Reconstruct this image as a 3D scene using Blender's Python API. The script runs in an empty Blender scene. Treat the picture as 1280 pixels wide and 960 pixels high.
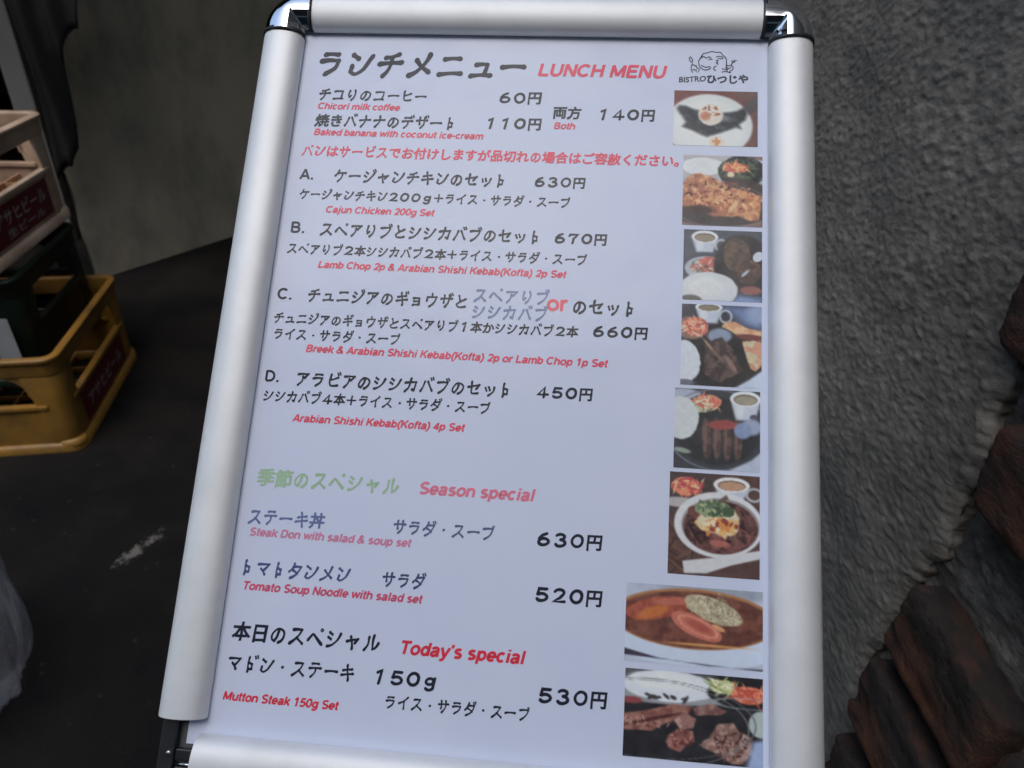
import bpy, bmesh, math, random
import numpy as np
from mathutils import Vector, Matrix

random.seed(7)
rng = np.random.default_rng(11)
SC = bpy.context.scene
COL = SC.collection

# ------------------------------------------------------------------ camera
F_PX = 900.0                      # focal length for a 1280 px wide picture
nad = np.array([585 - 640, 1924 - 480, F_PX]); nad /= np.linalg.norm(nad)
Zw = -nad
Yw = np.array([0, 0, 1.0]) - Zw[2] * Zw; Yw /= np.linalg.norm(Yw)
Xw = np.cross(Yw, Zw)
RW = np.array([Xw, Yw, Zw])       # camera (x right, y down, z forward) -> world
CAM_H = 1.2
cam_data = bpy.data.cameras.new('camera')
cam = bpy.data.objects.new('camera', cam_data)
COL.objects.link(cam)
SC.camera = cam
m = RW @ np.diag([1, -1, -1.0])
cam.matrix_world = Matrix([[*m[0], 0], [*m[1], 0], [*m[2], CAM_H], [0, 0, 0, 1]])
cam_data.sensor_width = 36.0
cam_data.lens = F_PX / 1280 * 36
cam_data.clip_start = 0.02
cam_data.clip_end = 300
cam_data.dof.use_dof = True
cam_data.dof.focus_distance = 0.44
cam_data.dof.aperture_fstop = 13.0

# ------------------------------------------------------------------ light
world = bpy.data.worlds.new('World'); SC.world = world; world.use_nodes = True
wn = world.node_tree
sky = wn.nodes.new('ShaderNodeTexSky'); sky.sky_type = 'NISHITA'; sky.sun_disc = False
SUN_EL, SUN_ROT = math.radians(62), math.radians(200)
sky.sun_elevation = SUN_EL; sky.sun_rotation = SUN_ROT
sky.air_density = 1.5; sky.dust_density = 2.0; sky.ozone_density = 2.0
bg = wn.nodes['Background']; bg.inputs['Strength'].default_value = 0.10
wn.links.new(sky.outputs[0], bg.inputs[0])
sl = bpy.data.lights.new('sun', 'SUN'); sl.energy = 0.8; sl.angle = math.radians(40); sl.color = (1, 0.975, 0.95)
sun = bpy.data.objects.new('sun', sl); COL.objects.link(sun)
sd = Vector((math.sin(SUN_ROT) * math.cos(SUN_EL), math.cos(SUN_ROT) * math.cos(SUN_EL), math.sin(SUN_EL)))
sun.rotation_euler = sd.to_track_quat('Z', 'Y').to_euler()
SC.view_settings.view_transform = 'Standard'; SC.view_settings.look = 'None'
SC.view_settings.gamma = 1.0; SC.view_settings.use_curve_mapping = False
SC.view_settings.exposure = 1.0

# ------------------------------------------------------------------ geometry of the menu panel (metres)
PANEL_O = np.array([-0.13626577, 0.4899512, 1.14470631])
P1 = np.array([0.99664177, -0.07670991, 0.02864915]); P1 /= np.linalg.norm(P1)      # along the panel, to the right
P2 = np.array([-0.03203861, -0.6872811, -0.72568466]); P2 -= (P2 @ P1) * P1; P2 /= np.linalg.norm(P2)   # down the panel
PN = -np.cross(P1, P2)            # out of the panel, towards the reader
PW, PH = 0.281, 0.404
STAND = np.array([0.02, 0.41, 0.0])

def P(u, v, h=0.0):
    return PANEL_O + u * P1 + v * P2 + h * PN

def lin(c):
    c = np.asarray(c, float) / 255.0
    return np.where(c <= 0.04045, c / 12.92, ((c + 0.055) / 1.055) ** 2.4)

def vnoise(x, y, seed=0):
    """value noise on arrays"""
    xi = np.floor(x).astype(np.int64); yi = np.floor(y).astype(np.int64)
    fx = x - xi; fy = y - yi
    fx = fx * fx * (3 - 2 * fx); fy = fy * fy * (3 - 2 * fy)
    def h(a, b):
        n = (a * 374761393 + b * 668265263 + seed * 1274126177) & 0xffffffff
        n = ((n ^ (n >> 13)) * 1274126177) & 0xffffffff
        return ((n ^ (n >> 16)) & 0xffff) / 65535.0
    a = h(xi, yi); b = h(xi + 1, yi); c = h(xi, yi + 1); d = h(xi + 1, yi + 1)
    return (a * (1 - fx) + b * fx) * (1 - fy) + (c * (1 - fx) + d * fx) * fy

def fbm(x, y, seed=0, oct=4, gain=0.5):
    s = 0; a = 1; t = 0
    for o in range(oct):
        s = s + a * vnoise(x * 2 ** o, y * 2 ** o, seed + o * 17); t += a; a *= gain
    return s / t

# ------------------------------------------------------------------ object helpers
def tag(o, label=None, cat=None, group=None, kind=None):
    if label: o['label'] = label
    if cat: o['category'] = cat
    if group: o['group'] = group
    if kind: o['kind'] = kind
    return o

def empty(name, loc, rz=0.0):
    o = bpy.data.objects.new(name, None); COL.objects.link(o)
    o.location = loc; o.rotation_euler = (0, 0, rz); o.empty_display_size = 0.05
    return o

def mesh_obj(name, verts, faces, mat=None, parent=None, smooth=False, mats=None, fmat=None, sub=None):
    me = bpy.data.meshes.new(name)
    me.from_pydata([tuple(map(float, v)) for v in verts], [], [tuple(int(i) for i in f) for f in faces])
    if mats:
        for k in mats: me.materials.append(k)
        me.polygons.foreach_set('material_index', fmat)
    elif mat: me.materials.append(mat)
    if smooth: me.polygons.foreach_set('use_smooth', [True] * len(me.polygons))
    me.update()
    o = bpy.data.objects.new(name, me); COL.objects.link(o)
    if parent: o.parent = parent
    return o

class MB:
    """collects boxes, tubes and sweeps, links them as one mesh"""
    def __init__(self): self.v = []; self.f = []
    def add(self, verts, faces):
        b = len(self.v); self.v += [tuple(map(float, q)) for q in verts]
        self.f += [tuple(int(i) + b for i in f) for f in faces]
    def box(self, x0, x1, y0, y1, z0, z1):
        self.add([(x0, y0, z0), (x1, y0, z0), (x1, y1, z0), (x0, y1, z0), (x0, y0, z1), (x1, y0, z1), (x1, y1, z1), (x0, y1, z1)],
                 [(0, 3, 2, 1), (4, 5, 6, 7), (0, 1, 5, 4), (1, 2, 6, 5), (2, 3, 7, 6), (3, 0, 4, 7)])
    def loops(self, rings, close_u=True, cap=False):
        n = len(rings[0]); v = [p for r in rings for p in r]; f = []
        for i in range(len(rings) - 1):
            for j in range(n if close_u else n - 1):
                k = (j + 1) % n
                f.append((i * n + j, i * n + k, (i + 1) * n + k, (i + 1) * n + j))
        if cap:
            f.append(tuple(range(n - 1, -1, -1))); f.append(tuple((len(rings) - 1) * n + j for j in range(n)))
        self.add(v, f)
    def tube(self, pts, r, n=12, cap=True):
        pts = [np.array(p, float) for p in pts]; rings = []
        for i, p in enumerate(pts):
            d = pts[min(i + 1, len(pts) - 1)] - pts[max(i - 1, 0)]; d /= np.linalg.norm(d)
            a = np.cross(d, [0, 0, 1.0] if abs(d[2]) < .9 else [1.0, 0, 0]); a /= np.linalg.norm(a); b = np.cross(d, a)
            rr = r[i] if hasattr(r, '__len__') else r
            rings.append([p + rr * (math.cos(t) * a + math.sin(t) * b) for t in np.linspace(0, 2 * math.pi, n, endpoint=False)])
        self.loops(rings, True, cap)
    def build(self, name, mat, parent=None, smooth=False, bevel=0, tf=None):
        v = self.v if tf is None else [tf(*q) for q in self.v]
        o = mesh_obj(name, v, self.f, mat, parent, smooth)
        bm = bmesh.new(); bm.from_mesh(o.data); bmesh.ops.recalc_face_normals(bm, faces=bm.faces); bm.to_mesh(o.data); bm.free()
        if bevel:
            md = o.modifiers.new('bevel', 'BEVEL'); md.width = bevel; md.segments = 2; md.limit_method = 'ANGLE'; md.angle_limit = math.radians(35)
        return o

# ------------------------------------------------------------------ materials
def new_mat(name, rough=0.6, color=(0.5, 0.5, 0.5), metal=0.0):
    mt = bpy.data.materials.new(name); mt.use_nodes = True
    b = mt.node_tree.nodes['Principled BSDF']
    b.inputs['Base Color'].default_value = (*color, 1); b.inputs['Roughness'].default_value = rough
    b.inputs['Metallic'].default_value = metal
    return mt, mt.node_tree, b

def N(nt, t, **kw):
    n = nt.nodes.new(t)
    for k, v in kw.items():
        if k in n.inputs: n.inputs[k].default_value = v
        else: setattr(n, k, v)
    return n

def noise_mat(name, c0, c1, scale=8, rough=(0.5, 0.8), bump=0.3, bscale=60, bdist=0.002, metal=0.0, detail=6, stretch=None, c2=None, scale2=3):
    mt, nt, b = new_mat(name, 0.6, c0, metal)
    tc = N(nt, 'ShaderNodeTexCoord'); mp = N(nt, 'ShaderNodeMapping')
    if stretch: mp.inputs['Scale'].default_value = stretch
    nt.links.new(tc.outputs['Object'], mp.inputs[0])
    nz = N(nt, 'ShaderNodeTexNoise', Scale=scale, Detail=detail, Roughness=0.6)
    nt.links.new(mp.outputs[0], nz.inputs['Vector'])
    cr = N(nt, 'ShaderNodeValToRGB')
    cr.color_ramp.elements[0].position = 0.32; cr.color_ramp.elements[0].color = (*c0, 1)
    cr.color_ramp.elements[1].position = 0.68; cr.color_ramp.elements[1].color = (*c1, 1)
    nt.links.new(nz.outputs['Fac'], cr.inputs[0])
    out = cr.outputs[0]
    if c2 is not None:
        n2 = N(nt, 'ShaderNodeTexNoise', Scale=scale2, Detail=5.0, Roughness=0.6)
        nt.links.new(mp.outputs[0], n2.inputs['Vector'])
        r2 = N(nt, 'ShaderNodeValToRGB'); r2.color_ramp.elements[0].position = 0.45; r2.color_ramp.elements[1].position = 0.7
        nt.links.new(n2.outputs['Fac'], r2.inputs[0])
        mx = N(nt, 'ShaderNodeMix', data_type='RGBA'); mx.inputs[7].default_value = (*c2, 1)
        nt.links.new(r2.outputs[0], mx.inputs[0]); nt.links.new(out, mx.inputs[6]); out = mx.outputs[2]
    nt.links.new(out, b.inputs['Base Color'])
    mr = N(nt, 'ShaderNodeMapRange'); mr.inputs[3].default_value = rough[0]; mr.inputs[4].default_value = rough[1]
    nt.links.new(nz.outputs['Fac'], mr.inputs[0]); nt.links.new(mr.outputs[0], b.inputs['Roughness'])
    if bump:
        nb = N(nt, 'ShaderNodeTexNoise', Scale=bscale, Detail=8.0, Roughness=0.65)
        nt.links.new(mp.outputs[0], nb.inputs['Vector'])
        bp = N(nt, 'ShaderNodeBump', Strength=bump, Distance=bdist)
        nt.links.new(nb.outputs['Fac'], bp.inputs['Height']); nt.links.new(bp.outputs[0], b.inputs['Normal'])
    return mt

M = {}
M['alu'] = noise_mat('anodised_aluminium', (0.80, 0.805, 0.80), (0.87, 0.87, 0.865), scale=14, rough=(0.52, 0.62), bump=0.2, bscale=1400, bdist=0.0003, metal=0.35, c2=(0.77, 0.772, 0.765), scale2=26)
M['alu_side'] = noise_mat('grey_extrusion', (0.10, 0.105, 0.11), (0.16, 0.165, 0.17), scale=20, rough=(0.45, 0.6), bump=0.1, bscale=300, bdist=0.0004, metal=0.6)
M['chrome'] = noise_mat('chrome', (0.80, 0.81, 0.83), (0.88, 0.88, 0.89), scale=30, rough=(0.04, 0.10), bump=0.02, bscale=120, bdist=0.0002, metal=1.0)
M['gasket'] = noise_mat('black_gasket', (0.012, 0.012, 0.014), (0.025, 0.025, 0.028), scale=60, rough=(0.3, 0.5), bump=0.1, bscale=400, bdist=0.0002)
M['black_steel'] = noise_mat('black_steel', (0.02, 0.02, 0.022), (0.035, 0.035, 0.038), scale=12, rough=(0.35, 0.5), bump=0.08, bscale=200, bdist=0.0004, metal=0.3)
M['steel'] = noise_mat('pin_steel', (0.6, 0.6, 0.6), (0.7, 0.7, 0.7), scale=30, rough=(0.15, 0.3), bump=0.0, metal=1.0)

PAPER_OBS = np.array([190, 194, 219.0])       # the sheet as the camera recorded it
PAPER_ALB = np.array([0.715, 0.755, 0.885])
def print_alb(c):
    return lin(c) / lin(PAPER_OBS) * PAPER_ALB

def paper_nodes(b, nt, bump=True):
    b.inputs['Roughness'].default_value = 0.5
    b.inputs['Specular IOR Level'].default_value = 0.25
    b.inputs['Coat Weight'].default_value = 0.28; b.inputs['Coat Roughness'].default_value = 0.22
    tc = N(nt, 'ShaderNodeTexCoord')
    nb = N(nt, 'ShaderNodeTexNoise', Scale=9.0, Detail=3.0, Roughness=0.5)
    nt.links.new(tc.outputs['Object'], nb.inputs['Vector'])
    bp = N(nt, 'ShaderNodeBump', Strength=0.6, Distance=0.008)
    nt.links.new(nb.outputs['Fac'], bp.inputs['Height']); nt.links.new(bp.outputs[0], b.inputs['Coat Normal'])
mt, nt, b = new_mat('poster_paper', 0.5, tuple(PAPER_ALB)); paper_nodes(b, nt); M['paper'] = mt
tc = N(nt, 'ShaderNodeTexCoord'); nz = N(nt, 'ShaderNodeTexNoise', Scale=7.0, Detail=8.0, Roughness=0.65)
nt.links.new(tc.outputs['Object'], nz.inputs['Vector'])
cr = N(nt, 'ShaderNodeValToRGB'); cr.color_ramp.elements[0].position = .3; cr.color_ramp.elements[1].position = .7
cr.color_ramp.elements[0].color = (*(PAPER_ALB * np.array([.93, .945, .985])), 1); cr.color_ramp.elements[1].color = (*np.minimum(PAPER_ALB * 1.02, .99), 1)  # bluish mottling paints the soft uneven shading of the wavy sheet
nt.links.new(nz.outputs['Fac'], cr.inputs[0]); nt.links.new(cr.outputs[0], b.inputs['Base Color'])
mt, nt, b = new_mat('printed_photograph', 0.5); paper_nodes(b, nt); M['photo'] = mt
at = N(nt, 'ShaderNodeAttribute', attribute_name='print'); nt.links.new(at.outputs['Color'], b.inputs['Base Color'])
inks = {}
def ink(c):
    if c not in inks:
        mt, nt, b = new_mat('ink_%d' % len(inks), 0.5, tuple(print_alb(c))); paper_nodes(b, nt)
        tc = N(nt, 'ShaderNodeTexCoord'); nz = N(nt, 'ShaderNodeTexNoise', Scale=60.0, Detail=3.0)
        nt.links.new(tc.outputs['Object'], nz.inputs['Vector'])
        mx = N(nt, 'ShaderNodeMix', data_type='RGBA'); a = print_alb(c)
        mx.inputs[6].default_value = (*(a * 0.8), 1); mx.inputs[7].default_value = (*np.minimum(a * 1.2, 1), 1)
        nt.links.new(nz.outputs['Fac'], mx.inputs[0]); nt.links.new(mx.outputs[2], b.inputs['Base Color'])
        inks[c] = mt
    return inks[c]

# stucco: sandy grey render with darker damp patches
M['stucco'] = noise_mat('grey_stucco', (0.17, 0.146, 0.118), (0.34, 0.30, 0.25), scale=120, rough=(0.85, 0.97), bump=0.8, bscale=420, bdist=0.0012, c2=(0.125, 0.118, 0.108), scale2=7, stretch=(1, .45, 1))
M['mortar'] = noise_mat('rough_mortar', (0.10, 0.092, 0.082), (0.27, 0.25, 0.225), scale=60, rough=(0.9, 0.98), bump=1.0, bscale=170, bdist=0.007, c2=(0.08, 0.065, 0.058), scale2=16, stretch=(1, .6, 1))
M['brick'] = noise_mat('old_red_brick', (0.026, 0.021, 0.019), (0.052, 0.038, 0.032), scale=80, rough=(0.88, 0.98), bump=1.0, bscale=260, bdist=0.005, c2=(0.18, 0.066, 0.032), scale2=13, stretch=(1, .6, 1))
M['concrete'] = noise_mat('stained_concrete', (0.34, 0.295, 0.225), (0.45, 0.38, 0.285), scale=3.4, rough=(0.8, 0.95), bump=0.4, bscale=40, bdist=0.003, c2=(0.20, 0.19, 0.15), scale2=5.5, stretch=(1, 1, .55))
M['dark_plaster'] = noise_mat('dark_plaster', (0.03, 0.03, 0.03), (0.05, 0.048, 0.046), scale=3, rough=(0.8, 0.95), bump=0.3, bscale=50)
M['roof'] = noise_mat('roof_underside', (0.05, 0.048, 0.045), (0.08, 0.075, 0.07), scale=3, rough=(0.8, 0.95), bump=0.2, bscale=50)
M['facade'] = noise_mat('tiled_facade', (0.22, 0.21, 0.2), (0.3, 0.29, 0.28), scale=2, rough=(0.6, 0.8), bump=0.2, bscale=30)
M['glass_dark'] = noise_mat('window_glass', (0.02, 0.025, 0.03), (0.03, 0.035, 0.04), scale=3, rough=(0.05, 0.1), bump=0)
M['post'] = noise_mat('grey_painted_post', (0.22, 0.215, 0.21), (0.30, 0.295, 0.285), scale=6, rough=(0.5, 0.7), bump=0.2, bscale=40, stretch=(1, 1, .3))
M['shape_black'] = noise_mat('matte_black', (0.003, 0.003, 0.0035), (0.006, 0.006, 0.007), scale=10, rough=(0.7, 0.9), bump=0.4, bscale=60)
M['yellow'] = noise_mat('yellow_plastic', (0.31, 0.155, 0.025), (0.42, 0.215, 0.038), scale=9, rough=(0.35, 0.55), bump=0.15, bscale=60, bdist=0.001, c2=(0.15, 0.085, 0.03), scale2=9)
M['cream'] = noise_mat('cream_plastic', (0.52, 0.37, 0.26), (0.66, 0.51, 0.38), scale=8, rough=(0.4, 0.6), bump=0.15, bscale=60, bdist=0.001, c2=(0.34, 0.22, 0.15), scale2=5)
M['cream_inner'] = noise_mat('orange_cream_plastic', (0.42, 0.22, 0.13), (0.52, 0.30, 0.18), scale=14, rough=(0.4, 0.6), bump=0.3, bscale=50, bdist=0.002)
M['green'] = noise_mat('dark_green_plastic', (0.002, 0.0075, 0.004), (0.0035, 0.012, 0.0065), scale=9, rough=(0.35, 0.5), bump=0.15, bscale=60, bdist=0.001)
M['label_red'] = noise_mat('dark_red_print', (0.13, 0.008, 0.016), (0.17, 0.012, 0.022), scale=12, rough=(0.4, 0.55), bump=0.05)
M['label_white'] = noise_mat('cream_print', (0.42, 0.34, 0.3), (0.5, 0.42, 0.38), scale=20, rough=(0.4, 0.6), bump=0.05)
M['sheet'] = noise_mat('grey_sheet', (0.32, 0.33, 0.35), (0.40, 0.41, 0.43), scale=8, rough=(0.4, 0.6), bump=0.2, bscale=30)

# wet dark ground with worn patches and white paint splashes
mt, nt, b = new_mat('wet_asphalt', 0.6, (0.02, 0.02, 0.02)); M['ground'] = mt
tc = N(nt, 'ShaderNodeTexCoord')
n1 = N(nt, 'ShaderNodeTexNoise', Scale=3.2, Detail=8.0, Roughness=0.65); nt.links.new(tc.outputs['Object'], n1.inputs['Vector'])
r1_ = N(nt, 'ShaderNodeValToRGB'); e = r1_.color_ramp.elements
e[0].position = .35; e[0].color = (0.0025, 0.0026, 0.0034, 1); e[1].position = .66; e[1].color = (0.016, 0.013, 0.0105, 1)
nt.links.new(n1.outputs['Fac'], r1_.inputs[0])
# splash mask: a streak running away from the stand, broken up by noise
mp = N(nt, 'ShaderNodeMapping'); mp.inputs['Location'].default_value = (0.825, -1.165, 0)
mpr = N(nt, 'ShaderNodeMapping'); mpr.inputs['Rotation'].default_value = (0, 0, math.radians(-66))
nt.links.new(tc.outputs['Object'], mp.inputs[0]); nt.links.new(mp.outputs[0], mpr.inputs[0])
vm = N(nt, 'ShaderNodeVectorMath', operation='MULTIPLY'); vm.inputs[1].default_value = (4.0, 14, 1); nt.links.new(mpr.outputs[0], vm.inputs[0])
ln = N(nt, 'ShaderNodeVectorMath', operation='LENGTH'); nt.links.new(vm.outputs[0], ln.inputs[0])
ms = N(nt, 'ShaderNodeMapRange'); ms.inputs[1].default_value = 1.1; ms.inputs[2].default_value = 0.0; nt.links.new(ln.outputs['Value'], ms.inputs[0])
n2 = N(nt, 'ShaderNodeTexNoise', Scale=38.0, Detail=8.0, Roughness=0.8); nt.links.new(tc.outputs['Object'], n2.inputs['Vector'])
ml = N(nt, 'ShaderNodeMath', operation='MULTIPLY'); nt.links.new(ms.outputs[0], ml.inputs[0]); nt.links.new(n2.outputs['Fac'], ml.inputs[1])
st = N(nt, 'ShaderNodeMapRange'); st.inputs[1].default_value = 0.40; st.inputs[2].default_value = 0.47; nt.links.new(ml.outputs[0], st.inputs[0])
vo = N(nt, 'ShaderNodeTexVoronoi', Scale=17.0); nt.links.new(tc.outputs['Object'], vo.inputs['Vector'])
sp = N(nt, 'ShaderNodeMapRange'); sp.inputs[1].default_value = 0.10; sp.inputs[2].default_value = 0.05; nt.links.new(vo.outputs['Distance'], sp.inputs[0])
mxx = N(nt, 'ShaderNodeMath', operation='MAXIMUM'); nt.links.new(st.outputs[0], mxx.inputs[0])
spm = N(nt, 'ShaderNodeMath', operation='MULTIPLY'); spm.inputs[1].default_value = 0.13; nt.links.new(sp.outputs[0], spm.inputs[0]); nt.links.new(spm.outputs[0], mxx.inputs[1])
mx = N(nt, 'ShaderNodeMix', data_type='RGBA'); mx.inputs[7].default_value = (0.16, 0.148, 0.13, 1)
nt.links.new(mxx.outputs[0], mx.inputs[0]); nt.links.new(r1_.outputs[0], mx.inputs[6]); nt.links.new(mx.outputs[2], b.inputs['Base Color'])
mr = N(nt, 'ShaderNodeMapRange'); mr.inputs[3].default_value = 0.65; mr.inputs[4].default_value = 0.95; nt.links.new(n1.outputs['Fac'], mr.inputs[0]); nt.links.new(mr.outputs[0], b.inputs['Roughness'])
b.inputs['Specular IOR Level'].default_value = 0.2
nb = N(nt, 'ShaderNodeTexNoise', Scale=140.0, Detail=6.0, Roughness=0.7); nt.links.new(tc.outputs['Object'], nb.inputs['Vector'])
bp = N(nt, 'ShaderNodeBump', Strength=0.8, Distance=0.004); nt.links.new(nb.outputs['Fac'], bp.inputs['Height']); nt.links.new(bp.outputs[0], b.inputs['Normal'])

# thin translucent plastic
mt, nt, b = new_mat('clear_plastic_bag', 0.25, (0.30, 0.30, 0.33)); M['bag'] = mt
b.inputs['Roughness'].default_value = 0.35
tr = N(nt, 'ShaderNodeBsdfTransparent'); ms_ = N(nt, 'ShaderNodeMixShader'); out = nt.nodes['Material Output']
lw = N(nt, 'ShaderNodeLayerWeight', Blend=0.42)
tc = N(nt, 'ShaderNodeTexCoord'); nz = N(nt, 'ShaderNodeTexNoise', Scale=9.0, Detail=5.0); nt.links.new(tc.outputs['Object'], nz.inputs['Vector'])
mr = N(nt, 'ShaderNodeMapRange'); mr.inputs[1].default_value = 0.1; mr.inputs[2].default_value = 0.9; mr.inputs[3].default_value = 0.12; mr.inputs[4].default_value = 0.85
nt.links.new(lw.outputs['Facing'], mr.inputs[0])
nt.links.new(mr.outputs[0], ms_.inputs[0]); nt.links.new(tr.outputs[0], ms_.inputs[1]); nt.links.new(b.outputs[0], ms_.inputs[2]); nt.links.new(ms_.outputs[0], out.inputs['Surface'])
bp = N(nt, 'ShaderNodeBump', Strength=0.6, Distance=0.01); nt.links.new(nz.outputs['Fac'], bp.inputs['Height']); nt.links.new(bp.outputs[0], b.inputs['Normal'])

# ================================================================== SETTING
mb = MB(); G = 40
mb.add([(-150, -150, 0), (150, -150, 0), (150, 150, 0), (-150, 150, 0)], [(0, 1, 2, 3)])
tag(mb.build('ground', M['ground']), kind='structure')

def rot2(x, y, a): return x * math.cos(a) - y * math.sin(a), x * math.sin(a) + y * math.cos(a)

# back wall: thick stained concrete wall running away obliquely behind the crates
WX, WY = -1.645, 2.58
wa = math.atan2(0.83, 0.56)
def wallpt(s, d, z): return (WX + s * math.cos(wa) - d * math.sin(wa), WY + s * math.sin(wa) + d * math.cos(wa), z)
n_s, n_z = 70, 60
vs, fs = [], []
for j in range(n_z + 1):
    for i in range(n_s + 1):
        s = 3.2 * i / n_s; z = 2.6 * j / n_z
        dd = 0.012 * (fbm(np.array([s * 3]), np.array([z * 3]), 3)[0] - .5)
        vs.append(wallpt(s + (0.006 * math.sin(z * 23) if i == 0 else 0), -abs(dd), z))
for j in range(n_z):
    for i in range(n_s):
        a = j * (n_s + 1) + i; fs.append((a, a + 1, a + n_s + 2, a + n_s + 1))
k = len(vs)
vs += [wallpt(.4, .22, 0), wallpt(.4, .22, 2.6), wallpt(3.2, .22, 0), wallpt(3.2, .22, 2.6)]
fs += [(0, n_z * (n_s + 1), k + 1, k), (k, k + 1, k + 3, k + 2), (n_s, k + 2, k + 3, n_z * (n_s + 1) + n_s)]
ow = mesh_obj('concrete_wall', vs, fs, M['concrete'], smooth=False)
tag(ow, 'dark stained concrete wall rising behind the plastic crates', 'wall')

# far enclosure of the covered passage
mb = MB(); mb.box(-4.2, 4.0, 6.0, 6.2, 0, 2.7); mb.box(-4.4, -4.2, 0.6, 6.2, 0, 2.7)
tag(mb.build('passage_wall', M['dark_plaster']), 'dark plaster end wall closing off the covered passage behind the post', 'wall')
mb = MB(); mb.box(-4.4, 4.0, 1.8, 6.2, 2.72, 2.86)  # roof out of view, added so the passage below stays dark
tag(mb.build('unseen_roof', M['roof']), 'unseen flat roof slab added above the passage to keep it dark', 'roof')
# unseen house across the street, added behind the viewer to cut low sky light
bd = empty('unseen_house', (0, -3.0, 0))
tag(bd, 'unseen pale house with three rows of windows, added across the street to cut low sky light', 'building')
mb = MB(); mb.box(-7, 7, -3, 0, 0, 7.0); mb.build('facade', M['facade'], bd)
for zz in (0.9, 3.2, 5.4):
    for xx in (-5.2, -2.4, 0.4, 3.2):
        mb = MB(); mb.box(xx - .06, xx + 1.36, 0.0, 0.05, zz - .06, zz + 1.26); fo = mb.build('window', M['facade'], bd)
        mb = MB(); mb.box(xx, xx + 1.3, 0.052, 0.058, zz, zz + 1.2); mb.build('pane', M['glass_dark'], fo)

# right wall: brick core, mortar, ragged coat of stucco
XW = 0.375
rw = empty('stucco_wall', (XW, 1.6, 0))
tag(rw, 'rough grey stucco wall right of the menu stand with red bricks showing at its broken edge', 'wall')
RWO = np.array([XW, 1.6, 0])
def edge_y(z):
    base = np.interp(z, [0, .35, .52, .60, .68, .76, .80, .86, .93, 1.02, 1.10, 3], [.30, .40, .455, .475, .462, .452, .452, .452, .462, .475, .48, .47])
    return base + 0.012 * (fbm(z * 26, z * 0 + 3.3, 5, 3) - .5) * 2 + 0.004 * (fbm(z * 110, z * 0 + 8, 9, 4) - .5) * 2
ys = np.concatenate([np.concatenate([np.linspace(0, .012, 11)[:-1], np.linspace(.012, 0.62, 250)]), np.linspace(0.62, 2.6, 90)[1:]])
zs = np.concatenate([np.linspace(0, .3, 14), np.linspace(.3, 1.34, 600)[1:], np.linspace(1.34, 2.85, 40)[1:]])
Yg, Zg = np.meshgrid(ys, zs)
Eg = edge_y(Zg)
EW = .05
Ya = np.where(Yg < EW, Eg + Yg * (1 + (.465 - Eg) / EW), .465 + Yg)
wx = 0.010 * (fbm(Ya * 9, Zg * 9, 21, 3) - .5)
ca, sa = math.cos(math.radians(24)), math.sin(math.radians(24))
Yq = (Ya * ca - Zg * sa) * .50; Zq = Ya * sa + Zg * ca           # the float dragged the render slightly downhill
wr = fbm(Yq * 60, Zq * 60, 2, 3) * 1.5
l1 = fbm(Yq * 130 + wr, Zq * 130 - wr, 31, 2, .6)
l2 = fbm(Yq * 250 - wr * .5, Zq * 250 + wr * .5, 47, 2, .7)
gr = np.clip(vnoise(Yq * 300, Zq * 300, 53) - .62, 0, 1)        # sand grains standing proud
disp = 0.0013 * (l1 - .5) + 0.0019 * (l2 - .5) + 0.0032 * gr + wx
thick = 0.0095 * np.clip((Yg + .001) / 0.011, 0, 1) ** .55
Xa = -(thick + disp) + 0.0
verts = np.stack([Xa.ravel(), (Ya - RWO[1]).ravel(), Zg.ravel()], 1)
ny, nz_ = len(ys), len(zs)
idx = np.arange(ny * nz_).reshape(nz_, ny)
faces = np.stack([idx[:-1, :-1], idx[1:, :-1], idx[1:, 1:], idx[:-1, 1:]], -1).reshape(-1, 4)
prev = idx[:, 0]
for q_, dep in enumerate((-.0015, .001, .004, .008, .014)):        # crumbly broken edge going back to the mortar
    jit = (fbm(zs * 230, zs * 0 + q_ * .9, 88, 3) - .5) * .0022 + (fbm(zs * 60, zs * 0 + q_ * .5, 89, 2) - .5) * .002
    b0 = len(verts); verts = np.concatenate([verts, np.stack([dep + (vnoise(zs * 300, zs * 0 + q_, 90) - .5) * .003, Ya[:, 0] - RWO[1] + jit, zs + (vnoise(zs * 200, zs * 0 + q_ * 3.1, 91) - .5) * .002], 1)])
    cur = b0 + np.arange(nz_)
    faces = np.concatenate([faces, np.stack([prev[:-1], cur[:-1], cur[1:], prev[1:]], -1)]); prev = cur
mesh_obj('stucco_coat', verts, faces, M['stucco'], rw, smooth=True)
# core (mortar bed) with relief, nearer part of the wall
ys2 = np.linspace(-0.2, .62, 260); zs2 = np.linspace(0, 1.5, 560)
Y2, Z2 = np.meshgrid(ys2, zs2)
d2 = 0.020 * (fbm(Y2 * 22, Z2 * 34, 61, 5, .65) - .5) - 0.003 + 0.009 * np.abs(fbm(Y2 * 45 + Z2 * 30, Z2 * 90, 67, 3, .6) - .5)
v2 = np.stack([(0.008 + d2).ravel(), (Y2 - RWO[1]).ravel(), Z2.ravel()], 1)
id2 = np.arange(len(v2)).reshape(Z2.shape)
f2 = np.stack([id2[:-1, :-1], id2[1:, :-1], id2[1:, 1:], id2[:-1, 1:]], -1).reshape(-1, 4)
mesh_obj('mortar_bed', v2, f2, M['mortar'], rw, smooth=True)
mb = MB(); mb.box(0.03, 0.24, -0.2 - 1.6, 1.4, 0, 2.85); mb.box(0.03, 0.24, -.25 - 1.6, -.2 - 1.6, 0, 1.5); mb.build('wall_core', M['dark_plaster'], rw)

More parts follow.
